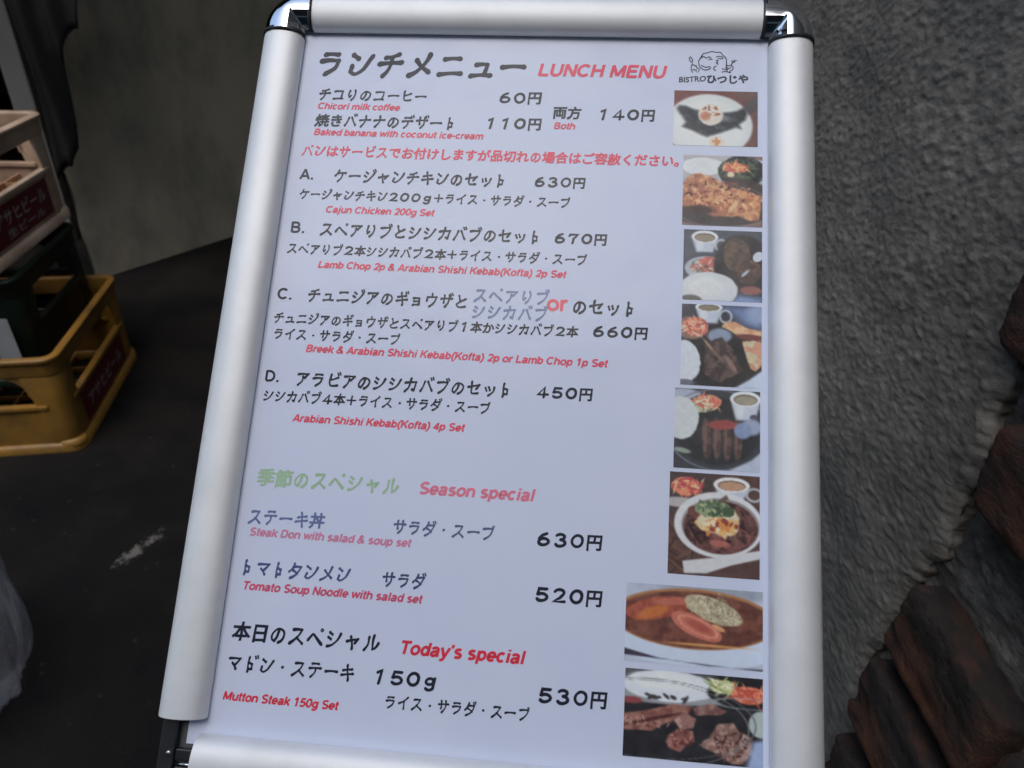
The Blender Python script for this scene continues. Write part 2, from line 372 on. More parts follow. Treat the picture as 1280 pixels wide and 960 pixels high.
def brick(y0, y1, z0, z1, out=0.016, seed=0, tilt=0.0, name='brick'):
    """worn brick: subdivided rounded block, slightly lumpy"""
    bm = bmesh.new(); bmesh.ops.create_cube(bm, size=1.0)
    bmesh.ops.subdivide_edges(bm, edges=bm.edges, cuts=19, use_grid_fill=True)
    r = np.random.default_rng(seed); L = y1 - y0; Hh = z1 - z0; D = 0.075
    ph = r.uniform(0, 50, 3)
    for v in bm.verts:
        p = np.array(v.co) * 2
        nrm = (np.abs(p) ** 9).sum() ** (1 / 9); q = p / max(nrm, 1e-6) * min(1.0, np.abs(p).max())
        q = p * 0.2 + q * 0.8
        x, y, z = q * np.array([D, L, Hh]) / 2
        dn = (fbm(np.array([y * 40 + ph[0] + z * 13]), np.array([z * 40 + ph[1] + x * 25]), seed, 4, .6)[0] - .5) * 0.009
        pit = max(0, vnoise(np.array([y * 150 + ph[2]]), np.array([z * 190]), seed + 5)[0] - .72) * .012
        x -= dn + 0.003 * q[1] - pit; z += dn * .8; y += dn
        yy, zz = rot2(y, z, tilt)
        v.co = (x, yy, zz)
    me = bpy.data.meshes.new(name); bm.to_mesh(me); bm.free(); me.materials.append(M['brick'])
    me.polygons.foreach_set('use_smooth', [True] * len(me.polygons))
    o = bpy.data.objects.new(name, me); COL.objects.link(o); o.parent = rw
    o.location = (-out + D / 2, (y0 + y1) / 2 - RWO[1], (z0 + z1) / 2)
    return o
brick(.30, .482, .952, 1.03, .018, 1, .02)
brick(.25, .440, .838, .915, .016, 2, -.02)
brick(.312, .448, .655, .738, .024, 3, .03)
brick(.17, .300, .655, .735, .022, 4, -.03)
brick(.31, .450, .548, .634, .027, 5, .02)
brick(.17, .308, .55, .63, .026, 6, 0)
brick(.30, .445, .43, .525, .030, 7, .02)
brick(.12, .285, .43, .52, .028, 8, 0)
brick(.08, .235, .82, .905, .014, 9, .01)
brick(.08, .29, .96, 1.035, .014, 10, 0)
brick(.25, .43, .31, .41, .030, 11, 0)
brick(.06, .235, .31, .41, .030, 12, 0)

# ------------------------------------------------------------------ grey post at the left
mb = MB(); mb.box(-.042, .042, -.03, .03, 0, 2.7)
o = mb.build('steel_post', M['post'], bevel=0.006); o.location = (-1.985, 3.0, 0); o.rotation_euler = (0, 0, math.radians(12))
tag(o, 'pale grey square post standing behind the cream crate at the left edge', 'post')
# unidentified dark shape built as a black sheet at the wall's upper left corner
pts = []
nx_, nzz = 26, 30
vs, fs = [], []
for j in range(nzz + 1):
    for i in range(nx_ + 1):
        a = i / nx_; c_ = j / nzz
        low = float(np.interp(a, [0, .10, .36, .46, .62, .80, .84, 1], [.42, .45, .52, .80, .85, .925, .915, 1.02])) + .012 * math.sin(a * 21)
        z = low + (1.75 - low) * c_
        x = -1.615 + .255 * a; y = 2.49 + 0.02 * math.sin(a * 19 + c_ * 2) + 0.02 * math.sin(c_ * 9 + a * 6)
        vs.append((x, y, z))
for j in range(nzz):
    for i in range(nx_):
        a = j * (nx_ + 1) + i; fs.append((a, a + 1, a + nx_ + 2, a + nx_ + 1))
o = mesh_obj('dark_shape', vs, fs, M['shape_black'], smooth=True)
md = o.modifiers.new('thickness', 'SOLIDIFY'); md.thickness = 0.006
tag(o, 'black folded sheet in place of an unidentified dark shape beside the concrete wall, top left', 'cloth')

# ================================================================== CRATES
def rrect(w, l, r, n=6):
    """rounded rectangle loop, origin at its centre"""
    pts = []
    for cx, cy, a0 in ((w / 2 - r, l / 2 - r, 0), (-w / 2 + r, l / 2 - r, 90), (-w / 2 + r, -l / 2 + r, 180), (w / 2 - r, -l / 2 + r, 270)):
        for t in range(n + 1):
            a = math.radians(a0 + 90 * t / n); pts.append((cx + r * math.cos(a), cy + r * math.sin(a)))
    return pts

def ring(mb, w, l, r, prof, n=6):
    """closed profile (inset, z) swept round a rounded rectangle"""
    rings = []
    for ins, z in prof + [prof[0]]:
        rr = max(r - ins, 0.003)
        rings.append([(x, y, z) for x, y in rrect(w - 2 * ins, l - 2 * ins, rr, n)])
    mb.loops(rings, True, False)

def text_mesh(s, bold=0.02, shear=0.0, res=3):
    """built-in face, thickened with rounded outlines; z is squeezed to ink thickness"""
    c = bpy.data.curves.new('t', 'FONT'); c.body = s; c.size = 1.0; c.bevel_depth = bold; c.bevel_resolution = 1; c.shear = shear; c.resolution_u = res
    o = bpy.data.objects.new('t', c); COL.objects.link(o)
    dg = bpy.context.evaluated_depsgraph_get(); ev = o.evaluated_get(dg); me = ev.to_mesh()
    v = np.array([tuple(q.co) for q in me.vertices])
    f = [tuple(p.vertices) for p in me.polygons if all(me.vertices[i].co.z > -1e-4 for i in p.vertices)]
    ev.to_mesh_clear(); bpy.data.objects.remove(o); bpy.data.curves.remove(c)
    return v, f

def arc(cx, cy, rx, ry, a0, a1, n=14):
    return [(cx + rx * math.cos(math.radians(t)), cy + ry * math.sin(math.radians(t))) for t in np.linspace(a0, a1, n)]
X_ = .74
def bowl(cx=.34, r_=.25): return arc(cx, X_ / 2, r_, X_ / 2 - .08, 0, 360, 22)
# skeleton strokes of a plain bold grotesque: (advance, strokes), cap height 1
GL = {
 'A': (.95, [[(.08, 0), (.475, .98), (.87, 0)], [(.22, .30), (.73, .30)]]),
 'B': (.95, [[(.16, .08), (.16, .92), (.5, .92)] + arc(.5, .72, .23, .20, 90, -90, 8) + [(.16, .52)], [(.16, .08), (.53, .08)] + arc(.53, .30, .26, .22, -90, 90, 8) + [(.16, .52)]]),
 'C': (.98, [arc(.50, .5, .40, .42, 42, 318, 26)]),
 'D': (.98, [[(.16, .08), (.16, .92), (.42, .92)] + arc(.42, .5, .42, .42, 90, -90, 14) + [(.16, .08)]]),
 'E': (.88, [[(.80, .92), (.16, .92), (.16, .08), (.82, .08)], [(.16, .52), (.74, .52)]]),
 'H': (.98, [[(.16, 0), (.16, 1)], [(.82, 0), (.82, 1)], [(.16, .52), (.82, .52)]]),
 'K': (.95, [[(.16, 0), (.16, 1)], [(.84, 1), (.2, .38)], [(.42, .58), (.88, 0)]]),
 'L': (.82, [[(.16, 1), (.16, .08), (.78, .08)]]),
 'M': (1.15, [[(.16, 0), (.16, .97), (.575, .12), (.99, .97), (.99, 0)]]),
 'N': (.98, [[(.16, 0), (.16, .98), (.82, .02), (.82, 1)]]),
 'S': (.90, [arc(.45, .72, .30, .21, 30, 215, 12) + [(.35, .52), (.55, .47)] + arc(.46, .27, .32, .20, 45, -150, 14)]),
 'T': (.85, [[(.03, .92), (.82, .92)], [(.425, .9), (.425, 0)]]),
 'U': (.98, [[(.16, 1), (.16, .38)] + arc(.49, .38, .33, .31, 180, 360, 14) + [(.82, 1)]]),
 'R': (.95, [[(.16, 0), (.16, .92), (.5, .92)] + arc(.5, .70, .24, .22, 90, -90, 8) + [(.16, .48)], [(.5, .48), (.84, 0)]]),
 'a': (.78, [arc(.36, .50, .24, .17, 165, 0, 8) + [(.60, .12), (.66, .0)], [(.60, .42), (.40, .38)] + arc(.31, .21, .19, .15, 110, 300, 10) + [(.58, .22)]]),
 'b': (.80, [[(.14, 0), (.14, 1)], bowl(.42)]), 'c': (.74, [arc(.38, .37, .27, .30, 45, 315, 18)]), 'd': (.80, [[(.66, 0), (.66, 1)], bowl(.38)]),
 'e': (.76, [[(.12, .36), (.64, .36)] + arc(.38, .37, .27, .30, 0, 318, 20)]),
 'f': (.46, [arc(.38, .80, .17, .14, 80, 180, 6) + [(.21, 0)], [(.03, .67), (.42, .67)]]),
 'g': (.80, [bowl(.38), [(.66, .74), (.66, .02)] + arc(.39, .0, .27, .22, 0, -150, 10)]),
 'h': (.80, [[(.14, 0), (.14, 1)], arc(.40, .42, .26, .25, 180, 0, 10) + [(.66, 0)]]),
 'i': (.37, [[(.185, 0), (.185, .74)], [(.185, .86), (.185, 1)]]), 'j': (.37, [[(.185, .74), (.185, -.1), (.12, -.20), (.0, -.2)], [(.185, .86), (.185, 1)]]),
 'k': (.75, [[(.14, 0), (.14, 1)], [(.64, .74), (.18, .26)], [(.34, .44), (.68, 0)]]), 'l': (.37, [[(.185, 0), (.185, 1)]]),
 'm': (1.15, [[(.14, 0), (.14, .74)], arc(.36, .44, .22, .23, 180, 0, 8) + [(.58, 0)], arc(.80, .44, .22, .23, 180, 0, 8) + [(1.02, 0)]]),
 'n': (.80, [[(.14, 0), (.14, .74)], arc(.40, .42, .26, .25, 180, 0, 10) + [(.66, 0)]]), 'o': (.80, [arc(.40, .37, .29, .30, 0, 360, 22)]),
 'p': (.80, [[(.14, -.27), (.14, .74)], bowl(.42)]), 'r': (.52, [[(.14, 0), (.14, .74)], arc(.42, .40, .27, .27, 180, 75, 8)]),
 's': (.72, [arc(.36, .53, .22, .14, 35, 215, 8) + [(.30, .40), (.44, .35)] + arc(.36, .21, .24, .14, 50, -150, 10)]),
 't': (.44, [[(.20, .95), (.20, .2)] + arc(.35, .18, .15, .11, 180, 290, 6), [(.02, .67), (.40, .67)]]),
 'u': (.80, [[(.14, .74), (.14, .32)] + arc(.40, .32, .26, .25, 180, 360, 10), [(.66, .74), (.66, 0)]]),
 'w': (1.05, [[(.06, .74), (.29, .04), (.525, .70), (.76, .04), (.99, .74)]]), 'y': (.74, [[(.06, .74), (.38, .05)], [(.68, .74), (.34, -.14), (.22, -.20), (.08, -.2)]]),
 '&': (.98, [[(.9, .0), (.30, .62)] + arc(.42, .78, .16, .14, 205, -30, 10) + [(.3, .48)] + arc(.34, .26, .24, .20, 130, 290, 10) + [(.6, .18), (.78, .46)]]),
 '(': (.45, [arc(.62, .38, .46, .66, 112, 248, 10)]), ')': (.45, [arc(-.17, .38, .46, .66, 68, -68, 10)]), '-': (.45, [[(.06, .38), (.39, .38)]]),
 "'": (.32, [[(.17, 1), (.14, .72)]]), '.': (.38, [[(.19, -.01), (.19, .17)]]), ' ': (.38, []),
 '0': (.78, [arc(.39, .5, .28, .42, 0, 360, 24)]), '1': (.78, [[(.16, .72), (.44, .96), (.44, 0)]]),
 '2': (.78, [arc(.38, .66, .27, .26, 165, -20, 12) + [(.5, .38), (.14, .08), (.68, .08)]]),
 '4': (.78, [[(.54, 0), (.54, .94), (.10, .26), (.72, .26)]]), '5': (.78, [[(.66, .92), (.24, .92), (.17, .50)] + arc(.39, .32, .28, .25, 125, -150, 14)]),
}
WG = {   # wide rounded figures of the prices, drawn in a full-width cell (cap height .74)
 '０': [arc(.5, .37, .31, .33, 0, 360, 26)], '１': [[(.34, .60), (.56, .72), (.46, .0)]],
 '２': [arc(.5, .53, .27, .18, 160, -25, 12) + [(.55, .24), (.2, .04), (.82, .04)]],
 '３': [arc(.48, .55, .25, .155, 150, -80, 12), arc(.49, .20, .29, .19, 85, -155, 14)],
 '４': [[(.60, .0), (.60, .70), (.17, .20), (.84, .20)]], '５': [[(.76, .69), (.32, .69), (.26, .40)] + arc(.50, .23, .30, .20, 130, -150, 14)],
 '６': [[(.66, .70), (.42, .60), (.24, .40)] + arc(.50, .22, .29, .19, 170, -190, 24)], '７': [[(.20, .58), (.24, .68), (.80, .68), (.52, .36), (.46, .0)]],
 'ｇ': [arc(.48, .34, .22, .17, 0, 360, 18), [(.74, .52), (.70, .02)] + arc(.48, .0, .22, .13, 0, -160, 8)],
}
def ribbon(pts, r, h, brush=0.0):
    """constant width flat stroke with mitred corners"""
    p = [np.array(q, float) for q in pts]; v = []; n = len(p); closed = np.allclose(p[0], p[-1])
    for i in range(n):
        a = p[i] - p[i - 1] if i else (p[0] - p[-2] if closed else p[1] - p[0])
        b = p[i + 1] - p[i] if i < n - 1 else (p[1] - p[0] if closed else p[-1] - p[-2])
        a = a / (np.linalg.norm(a) + 1e-9); b = b / (np.linalg.norm(b) + 1e-9)
        t = a + b; t = t / (np.linalg.norm(t) + 1e-9); nn = np.array([-t[1], t[0]])
        k = min(1 / max(abs(nn @ np.array([-a[1], a[0]])), .3), 1.45)
        k *= 1 + brush * (.38 - math.sin(math.pi * min(i / max(n - 1, 1), 1)) ** .8)
        v += [(*(p[i] + nn * r * k), h), (*(p[i] - nn * r * k), h)]
    return v, [(2 * i, 2 * i + 1, 2 * i + 3, 2 * i + 2) for i in range(n - 1)]
def stroke_text(s, w=.095, shear=.2, track=.0):
    V, F_, x = [], [], 0.0
    for ch in s:
        adv, sts = GL[ch]
        sg = []
        for st_ in sts:                                            # cut at sharp turns so every limb keeps its full width
            p_ = [np.array(q, float) for q in st_]; c0 = 0
            for i in range(1, len(p_) - 1):
                a, b = p_[i] - p_[i - 1], p_[i + 1] - p_[i]
                if a @ b < .35 * np.linalg.norm(a) * np.linalg.norm(b): 
                    e_ = w * .55; d_ = a / np.linalg.norm(a); g_ = b / np.linalg.norm(b)
                    sg.append(p_[c0:i] + [p_[i] + d_ * (e_ if a @ b > -.3 else 0)]); c0 = i
            sg.append(p_[c0:])
        for k, st_ in enumerate(sg):
            v, f = ribbon(st_, w, k); b = len(V)
            V += [(x + q[0] + shear * q[1], q[1], q[2]) for q in v]; F_ += [tuple(i + b for i in g_) for g_ in f]
        x += adv + track
    return np.array(V), F_
DAK = [[(.74, .86), (.80, .74)], [(.89, .90), (.95, .78)]]
HAN = [arc(.84, .78, .07, .065, 0, 360, 10)]
KA = {   # brush-like kana skeletons in a full-width cell
 'ラ': [[(.25, .70), (.50, .73), (.76, .71)], [(.14, .46), (.45, .50), (.80, .48), (.68, .2), (.36, .0)]],
 'ン': [[(.16, .72), (.40, .58)], [(.20, .32), (.14, .12), (.34, .02), (.66, .22), (.92, .68)]],
 'チ': [[(.76, .78), (.5, .68), (.26, .64)], [(.08, .42), (.5, .46), (.92, .47)], [(.50, .66), (.52, .4), (.42, .16), (.24, -.02)]],
 'メ': [[(.80, .78), (.62, .4), (.38, .14), (.08, .0)], [(.30, .56), (.52, .34), (.84, .12)]],
 'ニ': [[(.20, .62), (.5, .66), (.80, .65)], [(.08, .08), (.5, .12), (.92, .10)]],
 'ュ': [[(.26, .44), (.5, .47), (.68, .45), (.62, .08)], [(.12, .05), (.5, .08), (.88, .05)]],
 'ー': [[(.08, .36), (.5, .40), (.92, .37)]],
 'コ': [[(.16, .64), (.5, .68), (.82, .66), (.80, .4), (.74, .08)], [(.12, .07), (.5, .09), (.86, .07)]],
 'リ': [[(.26, .72), (.22, .4), (.30, .20), (.42, .32)], [(.68, .76), (.76, .5), (.70, .2), (.46, -.03)]],
 'ヒ': [[(.26, .76), (.24, .3), (.30, .08), (.5, .03), (.84, .06)], [(.82, .58), (.5, .46), (.26, .42)]],
 'ハ': [[(.34, .62), (.26, .3), (.08, .02)], [(.56, .64), (.74, .36), (.92, .04)]],
 'ナ': [[(.08, .46), (.5, .50), (.92, .50)], [(.54, .80), (.54, .44), (.44, .2), (.24, -.02)]],
 'テ': [[(.26, .72), (.5, .74), (.74, .73)], [(.08, .46), (.5, .49), (.90, .48)], [(.52, .46), (.50, .22), (.28, -.02)]],
 'サ': [[(.06, .52), (.5, .55), (.92, .54)], [(.30, .76), (.31, .5), (.32, .24)], [(.68, .78), (.70, .5), (.64, .2), (.42, -.03)]],
 'ト': [[(.34, .78), (.33, .4), (.34, -.04)], [(.34, .48), (.62, .40), (.60, .12), (.36, .11)]],
 'ス': [[(.22, .68), (.5, .71), (.74, .70), (.60, .4), (.38, .18), (.10, .0)], [(.50, .30), (.70, .15), (.90, .0)]],
 'ケ': [[(.34, .78), (.26, .56), (.08, .38)], [(.28, .56), (.6, .60), (.92, .58)], [(.66, .58), (.60, .26), (.36, -.02)]],
 'シ': [[(.20, .70), (.36, .60)], [(.12, .46), (.28, .37)], [(.14, .02), (.4, .08), (.68, .32), (.88, .66)]],
 'ャ': [[(.12, .34), (.5, .42), (.82, .47), (.62, .26)], [(.36, .58), (.44, .3), (.52, -.03)]],
 'キ': [[(.18, .52), (.5, .57), (.82, .60)], [(.08, .26), (.5, .31), (.92, .34)], [(.42, .82), (.52, .4), (.60, -.05)]],
 'セ': [[(.06, .44), (.5, .52), (.88, .59), (.66, .32)], [(.32, .78), (.32, .3), (.38, .07), (.58, .03), (.86, .05)]],
 'ッ': [[(.18, .46), (.26, .28)], [(.42, .50), (.50, .32)], [(.82, .50), (.74, .2), (.46, -.03)]],
 'イ': [[(.82, .78), (.5, .5), (.10, .34)], [(.54, .52), (.54, .2), (.54, -.05)]],
 '・': [[(.48, .36), (.52, .36)]],
 'タ': [[(.38, .80), (.28, .54), (.08, .32)], [(.30, .60), (.6, .63), (.86, .62), (.72, .3), (.50, .08), (.20, -.05)], [(.32, .42), (.52, .32), (.68, .20)]],
 'フ': [[(.12, .62), (.5, .66), (.84, .65), (.74, .36), (.54, .12), (.26, -.03)]],
 'ヘ': [[(.06, .26), (.24, .50), (.34, .55), (.5, .42), (.94, .06)]],
 'ア': [[(.12, .66), (.5, .69), (.88, .69), (.62, .42)], [(.50, .52), (.46, .24), (.20, -.02)]],
 'カ': [[(.08, .52), (.5, .56), (.88, .57), (.82, .3), (.74, .02), (.60, .10)], [(.46, .80), (.42, .4), (.30, .16), (.10, -.02)]],
 'ョ': [[(.26, .46), (.5, .48), (.72, .46), (.70, .0)], [(.30, .25), (.70, .26)], [(.24, .01), (.72, .03)]],
 'ウ': [[(.50, .84), (.50, .64)], [(.16, .34), (.16, .60), (.5, .62), (.86, .62), (.80, .36), (.62, .12), (.36, -.03)]],
 'マ': [[(.10, .62), (.5, .64), (.88, .64), (.74, .46), (.52, .26)], [(.34, .36), (.50, .20), (.64, .02)]],
 'ル': [[(.32, .64), (.30, .3), (.08, .0)], [(.60, .74), (.58, .3), (.60, .05), (.76, .12), (.94, .36)]],
 'の': [[(.50, .62), (.46, .30), (.30, .06), (.14, .14), (.14, .40), (.36, .64), (.62, .65), (.84, .50), (.86, .26), (.72, .06), (.54, -.02)]],
 'と': [[(.28, .78), (.38, .44)], [(.82, .56), (.4, .36), (.18, .2), (.28, .03), (.56, -.02), (.86, .03)]],
}
for a_, b_, m_ in (('ジ', 'シ', DAK), ('バ', 'ハ', DAK), ('パ', 'ハ', HAN), ('ビ', 'ヒ', DAK), ('デ', 'テ', DAK), ('ザ', 'サ', DAK), ('ダ', 'タ', DAK), ('ブ', 'フ', DAK), ('プ', 'フ', HAN), ('ペ', 'ヘ', HAN), ('ギ', 'キ', DAK), ('ド', 'ト', DAK)):
    KA[a_] = KA[b_] + m_
def smooth_stroke(pts):
    """Catmull-Rom through the gentle points, sharp turns kept as corners"""
    p = [np.array(q, float) for q in pts]; cut = [0]
    for i in range(1, len(p) - 1):
        a = p[i] - p[i - 1]; b = p[i + 1] - p[i]
        if a @ b / (np.linalg.norm(a) * np.linalg.norm(b) + 1e-9) < .25: cut.append(i)
    cut.append(len(p) - 1); out = []
    for c0, c1 in zip(cut[:-1], cut[1:]):
        g = p[c0:c1 + 1]; q = [g[0]] + g + [g[-1]]
        for i in range(1, len(q) - 2):
            for t in np.linspace(0, 1, 4)[:-1]:
                a, b, c, d = q[i - 1], q[i], q[i + 1], q[i + 2]
                out.append(.5 * (2 * b + (c - a) * t + (2 * a - 5 * b + 4 * c - d) * t * t + (3 * b - a - 3 * c + d) * t ** 3))
    out.append(p[-1])
    return out, [p[i] for i in cut]
def jp_text(s, bold):
    """kanji and hiragana from the built-in face, kana and wide rounded figures as brush strokes in their cells"""
    plain = ''.join('　' if ch in WG or ch in KA else ch for ch in s)
    if plain.strip('　'): v, f = text_mesh(plain, bold); v = v.copy(); v[:, 2] *= 3 / max(bold, .001); f = list(f)
    else: v, f = np.zeros((0, 3)), []
    V = [tuple(q) for q in v]; g = np.random.default_rng(len(s))
    for i, ch in enumerate(s):
        h = 0
        for k, st_ in enumerate(WG.get(ch, []) + KA.get(ch, [])):
            kana = ch in KA; pts, knots = smooth_stroke(st_) if kana else ([np.array(q, float) for q in st_], [])
            rad = (.047 + bold) * (1.08 if not kana else (.8 if st_ in DAK else .55 if st_ in HAN else 1.0)) * g.uniform(.95, 1.08)
            if ch == '・': rad *= 1.15
            sets = [ribbon(pts, rad, h, .42 if kana else 0)]; h += 1
            ends = knots if kana else [pts[0], pts[-1]]
            for e_ in ends:
                if kana and len(ends) > 2 and e_ is not ends[0] and e_ is not ends[-1]: pass
                sets.append(([(e_[0] + rad * math.cos(t), e_[1] + rad * math.sin(t), h) for t in np.linspace(0, 2 * math.pi, 10, endpoint=False)], [tuple(range(10))])); h += 1
            for rv, rf in sets:
                b = len(V); V += [(i + .5 + (q[0] - .5) * (.86 if kana else 1), q[1], q[2]) for q in rv]; f += [tuple(j + b for j in g_) for g_ in rf]
    return np.array(V), f

def crate(name, label, cat, loc, rz, w, l, h, mat, inner, kind):
    root = empty(name, loc, rz); tag(root, label, cat)
    r = 0.035
    mb = MB()                                                     # rolled top rim and its band
    ring(mb, w, l, r, [(-.006, h - .004), (.0, h), (.010, h), (.014, h - .006), (.012, h - .052), (.004, h - .055), (.0, h - .05), (-.001, h - .016), (-.006, h - .012)], 8)
    mb.build('rim', mat, root, smooth=True, bevel=.0015)
    mb = MB(); ring(mb, w, l, r, [(-.008, .0), (-.008, .016), (.0, .024), (.012, .024), (.014, .002)], 8)
    mb.build('base_rim', mat, root, smooth=True)
    for sx in (-1, 1):                                            # corner posts: hollow angle, wider at the top
        for sy in (-1, 1):
            mb = MB(); rings = []
            for z, arm in ((.02, .034), (.08, .036), (h * .55, .042), (h - .05, .058)):
                o_, i_ = 0.002, 0.010
                pr = []
                cx, cy = w / 2 - r, l / 2 - r
                arc = [(cx + (r - o_) * math.cos(t), cy + (r - o_) * math.sin(t)) for t in np.linspace(0, math.pi / 2, 6)]
                arci = [(cx + (r - i_) * math.cos(t), cy + (r - i_) * math.sin(t)) for t in np.linspace(math.pi / 2, 0, 6)]
                pr = [(w / 2 - o_, cy - arm)] + arc + [(cx - arm, l / 2 - o_), (cx - arm, l / 2 - i_)] + arci + [(w / 2 - i_, cy - arm)]
                rings.append([(sx * x, sy * y, z) for x, y in pr])
            mb.loops(rings, True, True)
            mb.build('corner_post', mat, root, smooth=True, bevel=.001)
            # rounded foot nub
            mb = MB(); cx, cy = sx * (w / 2 - .03), sy * (l / 2 - .03)
            rr_ = [[(cx + q * math.cos(t), cy + q * math.sin(t), z) for t in np.linspace(0, 2 * math.pi, 16, endpoint=False)] for q, z in ((.03, .0), (.036, .006), (.038, .018), (.034, .028), (.026, .032))]
            mb.loops(rr_, True, True); mb.build('foot', mat, root, smooth=True)
    ph = h * (0.50 if kind == 'yellow' else .52)
    for sx in (-1, 1):                                            # long sides
        x0 = sx * (w / 2 - .004); x1 = sx * (w / 2 - .010)
        mb = MB(); mb.box(min(x0, x1), max(x0, x1), -l / 2 + .06, l / 2 - .06, .02, ph - .008); mb.build('side_panel', mat, root)
        mb = MB(); mb.box(min(x0, x1) - .006, max(x0, x1) + .006, -l / 2 + .05, l / 2 - .05, ph - .010, ph + .002); mb.build('cross_bar', mat, root, bevel=.002)
        if kind != 'green':
            xa = sx * (w / 2 - .003); mb = MB(); mb.box(min(xa, xa + sx * .0016), max(xa, xa + sx * .0016), -l / 2 + .085, l / 2 - .085, .036, ph - .02)
            lp = mb.build('label_panel', M['label_red'], root)
            if sx > 0:
                for s, y0, y1, z0, z1 in ((('アサヒビール', -.42, .42, .46, .86), ('生ビール', -.30, .34, .12, .36)) if kind == 'cream' else (('アサヒビール', -.4, .4, .25, .75),)):
                    v, f = text_mesh(s, .012); lo, hi = v.min(0), v.max(0); pl = l - .17; pz = ph - .056
                    vv = [(w / 2 + .0002 + .01 * q[2], (y0 + (y1 - y0) * (q[0] - lo[0]) / (hi[0] - lo[0])) * pl, .036 + pz * (z0 + (z1 - z0) * (q[1] - lo[1]) / (hi[1] - lo[1]))) for q in v]
                    mesh_obj('lettering', vv, f, M['label_white'], lp)
    for sy in (-1, 1):                                            # short sides with the hand hole
        y0 = sy * (l / 2 - .004); y1 = sy * (l / 2 - .010)
        mb = MB(); mb.box(-w / 2 + .06, w / 2 - .06, min(y0, y1), max(y0, y1), .02, ph - .008); mb.build('end_panel', mat, root)
        mb = MB(); mb.box(-w / 2 + .05, w / 2 - .05, min(y0, y1) - .006, max(y0, y1) + .006, ph - .010, ph + .002); mb.build('cross_bar', mat, root, bevel=.002)
        for sx in (-1, 1):                                        # curved gusset where hole meets post
            mb = MB(); R_ = .055; cx, cz = sx * (w / 2 - .085 - R_), h - .055 - R_
            arc = [(cx + sx * R_ * math.sin(t), cz + R_ * math.cos(t)) for t in np.linspace(0, math.pi / 2, 8)]
            loop = arc + [(sx * (w / 2 - .085 + .012), cz), (sx * (w / 2 - .085 + .012), h - .045), (cx, h - .045)]
            ring_ = [[(x, yy, z) for x, z in loop] for yy in (sy * (l / 2 - .004), sy * (l / 2 - .010))]
            mb.loops(ring_, True, True); mb.build('gusset', mat, root)
    mb = MB()                                                     # bottom lattice
    for i in range(6): x = -w / 2 + .03 + (w - .06) * i / 5; mb.box(x - .003, x + .003, -l / 2 + .012, l / 2 - .012, .006, .02)
    for i in range(7): y = -l / 2 + .03 + (l - .06) * i / 6; mb.box(-w / 2 + .012, w / 2 - .012, y - .003, y + .003, .0065, .0195)
    mb.build('bottom_grid', mat, root)
    # bottle dividers standing inside
    if kind == 'cream':
        mb = MB()
        for i in range(1, 5): y = -l / 2 + l * i / 5; mb.box(-w / 2 + .012, w / 2 - .012, y - .002, y + .002, .02, ph - .03)
        for i in range(1, 4): x = -w / 2 + w * i / 4; mb.box(x - .0025, x + .0025, -l / 2 + .012, l / 2 - .012, .0205, ph - .0295)
        mb.build('bottle_divider', inner, root)
    return root

def crate_at(name, label, cat, fr, rz, z, w, l, h, mat, inner, kind):
    """fr = world position of the front right bottom corner"""
    ox, oy = rot2(-w / 2, l / 2, rz)
    return crate(name, label, cat, (fr[0] + ox, fr[1] + oy, z), rz, w, l, h, mat, inner, kind)
a_y = math.radians(10.5)
yc = crate_at('bottle_crate', 'yellow plastic bottle crate standing on the dark ground, bottom of the stack', 'crate', (-1.135, 1.515), a_y, 0, .42, .52, .28, M['yellow'], M['yellow'], 'yellow')
a_g = math.radians(10)
crate_at('bottle_crate', 'dark green plastic crate wedged between the yellow and cream crates', 'crate', (-1.23, 1.60), a_g, .15, .34, .43, .295, M['green'], M['green'], 'green')
crate_at('bottle_crate', 'cream plastic beer crate with a dark red panel, on top of the stack', 'crate', (-1.26, 1.56), math.radians(7), .46, .42, .49, .29, M['cream'], M['cream_inner'], 'cream')
# pale sheet stuck on the green crate's front
gx, gy = -1.23, 1.60
mb = MB(); mb.box(-.085, -.035, -.008, -.0065, .045, .20)
o = mb.build('paper_tag', M['sheet']); o.location = (gx, gy, .15); o.rotation_euler = (math.radians(2), 0, a_g)
tag(o, 'pale grey strip of paper on the front of the green crate', 'paper')

# ================================================================== PLASTIC BAG
def bag():
    rings = []; nA = 96; nZ = 46; H_ = .38
    for j in range(nZ + 1):
        t = j / nZ; z = H_ * t
        R_ = .148 * (1 - t ** 3.2) ** .55 * (0.86 + .14 * math.sin(t * 3.1)) + .028 * t
        ring_ = []
        for i in range(nA):
            a = 2 * math.pi * i / nA
            fold = .05 * math.sin(a * 9 + 2.5 * math.sin(t * 4)) * (.3 + t) + .03 * math.sin(a * 17 + t * 9 + 1) + .02 * math.sin(a * 31 - t * 14)
            n_ = (fbm(np.array([a * 5.0]), np.array([t * 2.2]), 77, 4)[0] - .5) * .16
            rr = R_ * (1 + fold * .8 + n_)
            ring_.append((rr * math.cos(a), rr * math.sin(a), z + .012 * math.sin(a * 5 + t * 8)))
        rings.append(ring_)
    mb = MB(); mb.loops(rings, True, True)
    o = mb.build('plastic_bag', M['bag'], smooth=True)
    for v in o.data.vertices: v.co.z = max(v.co.z, 0.002)
    return o
o = bag(); o.location = (-1.005, .79, 0)
tag(o, 'translucent white plastic bag slumped on the ground at the lower left edge', 'bag')

# ================================================================== MENU STAND
root = empty('menu_stand', tuple(STAND)); tag(root, 'floor standing menu board in a silver snap frame showing a printed lunch menu', 'menu board')
def loc(u, v, h): return P(u, v, h) - STAND

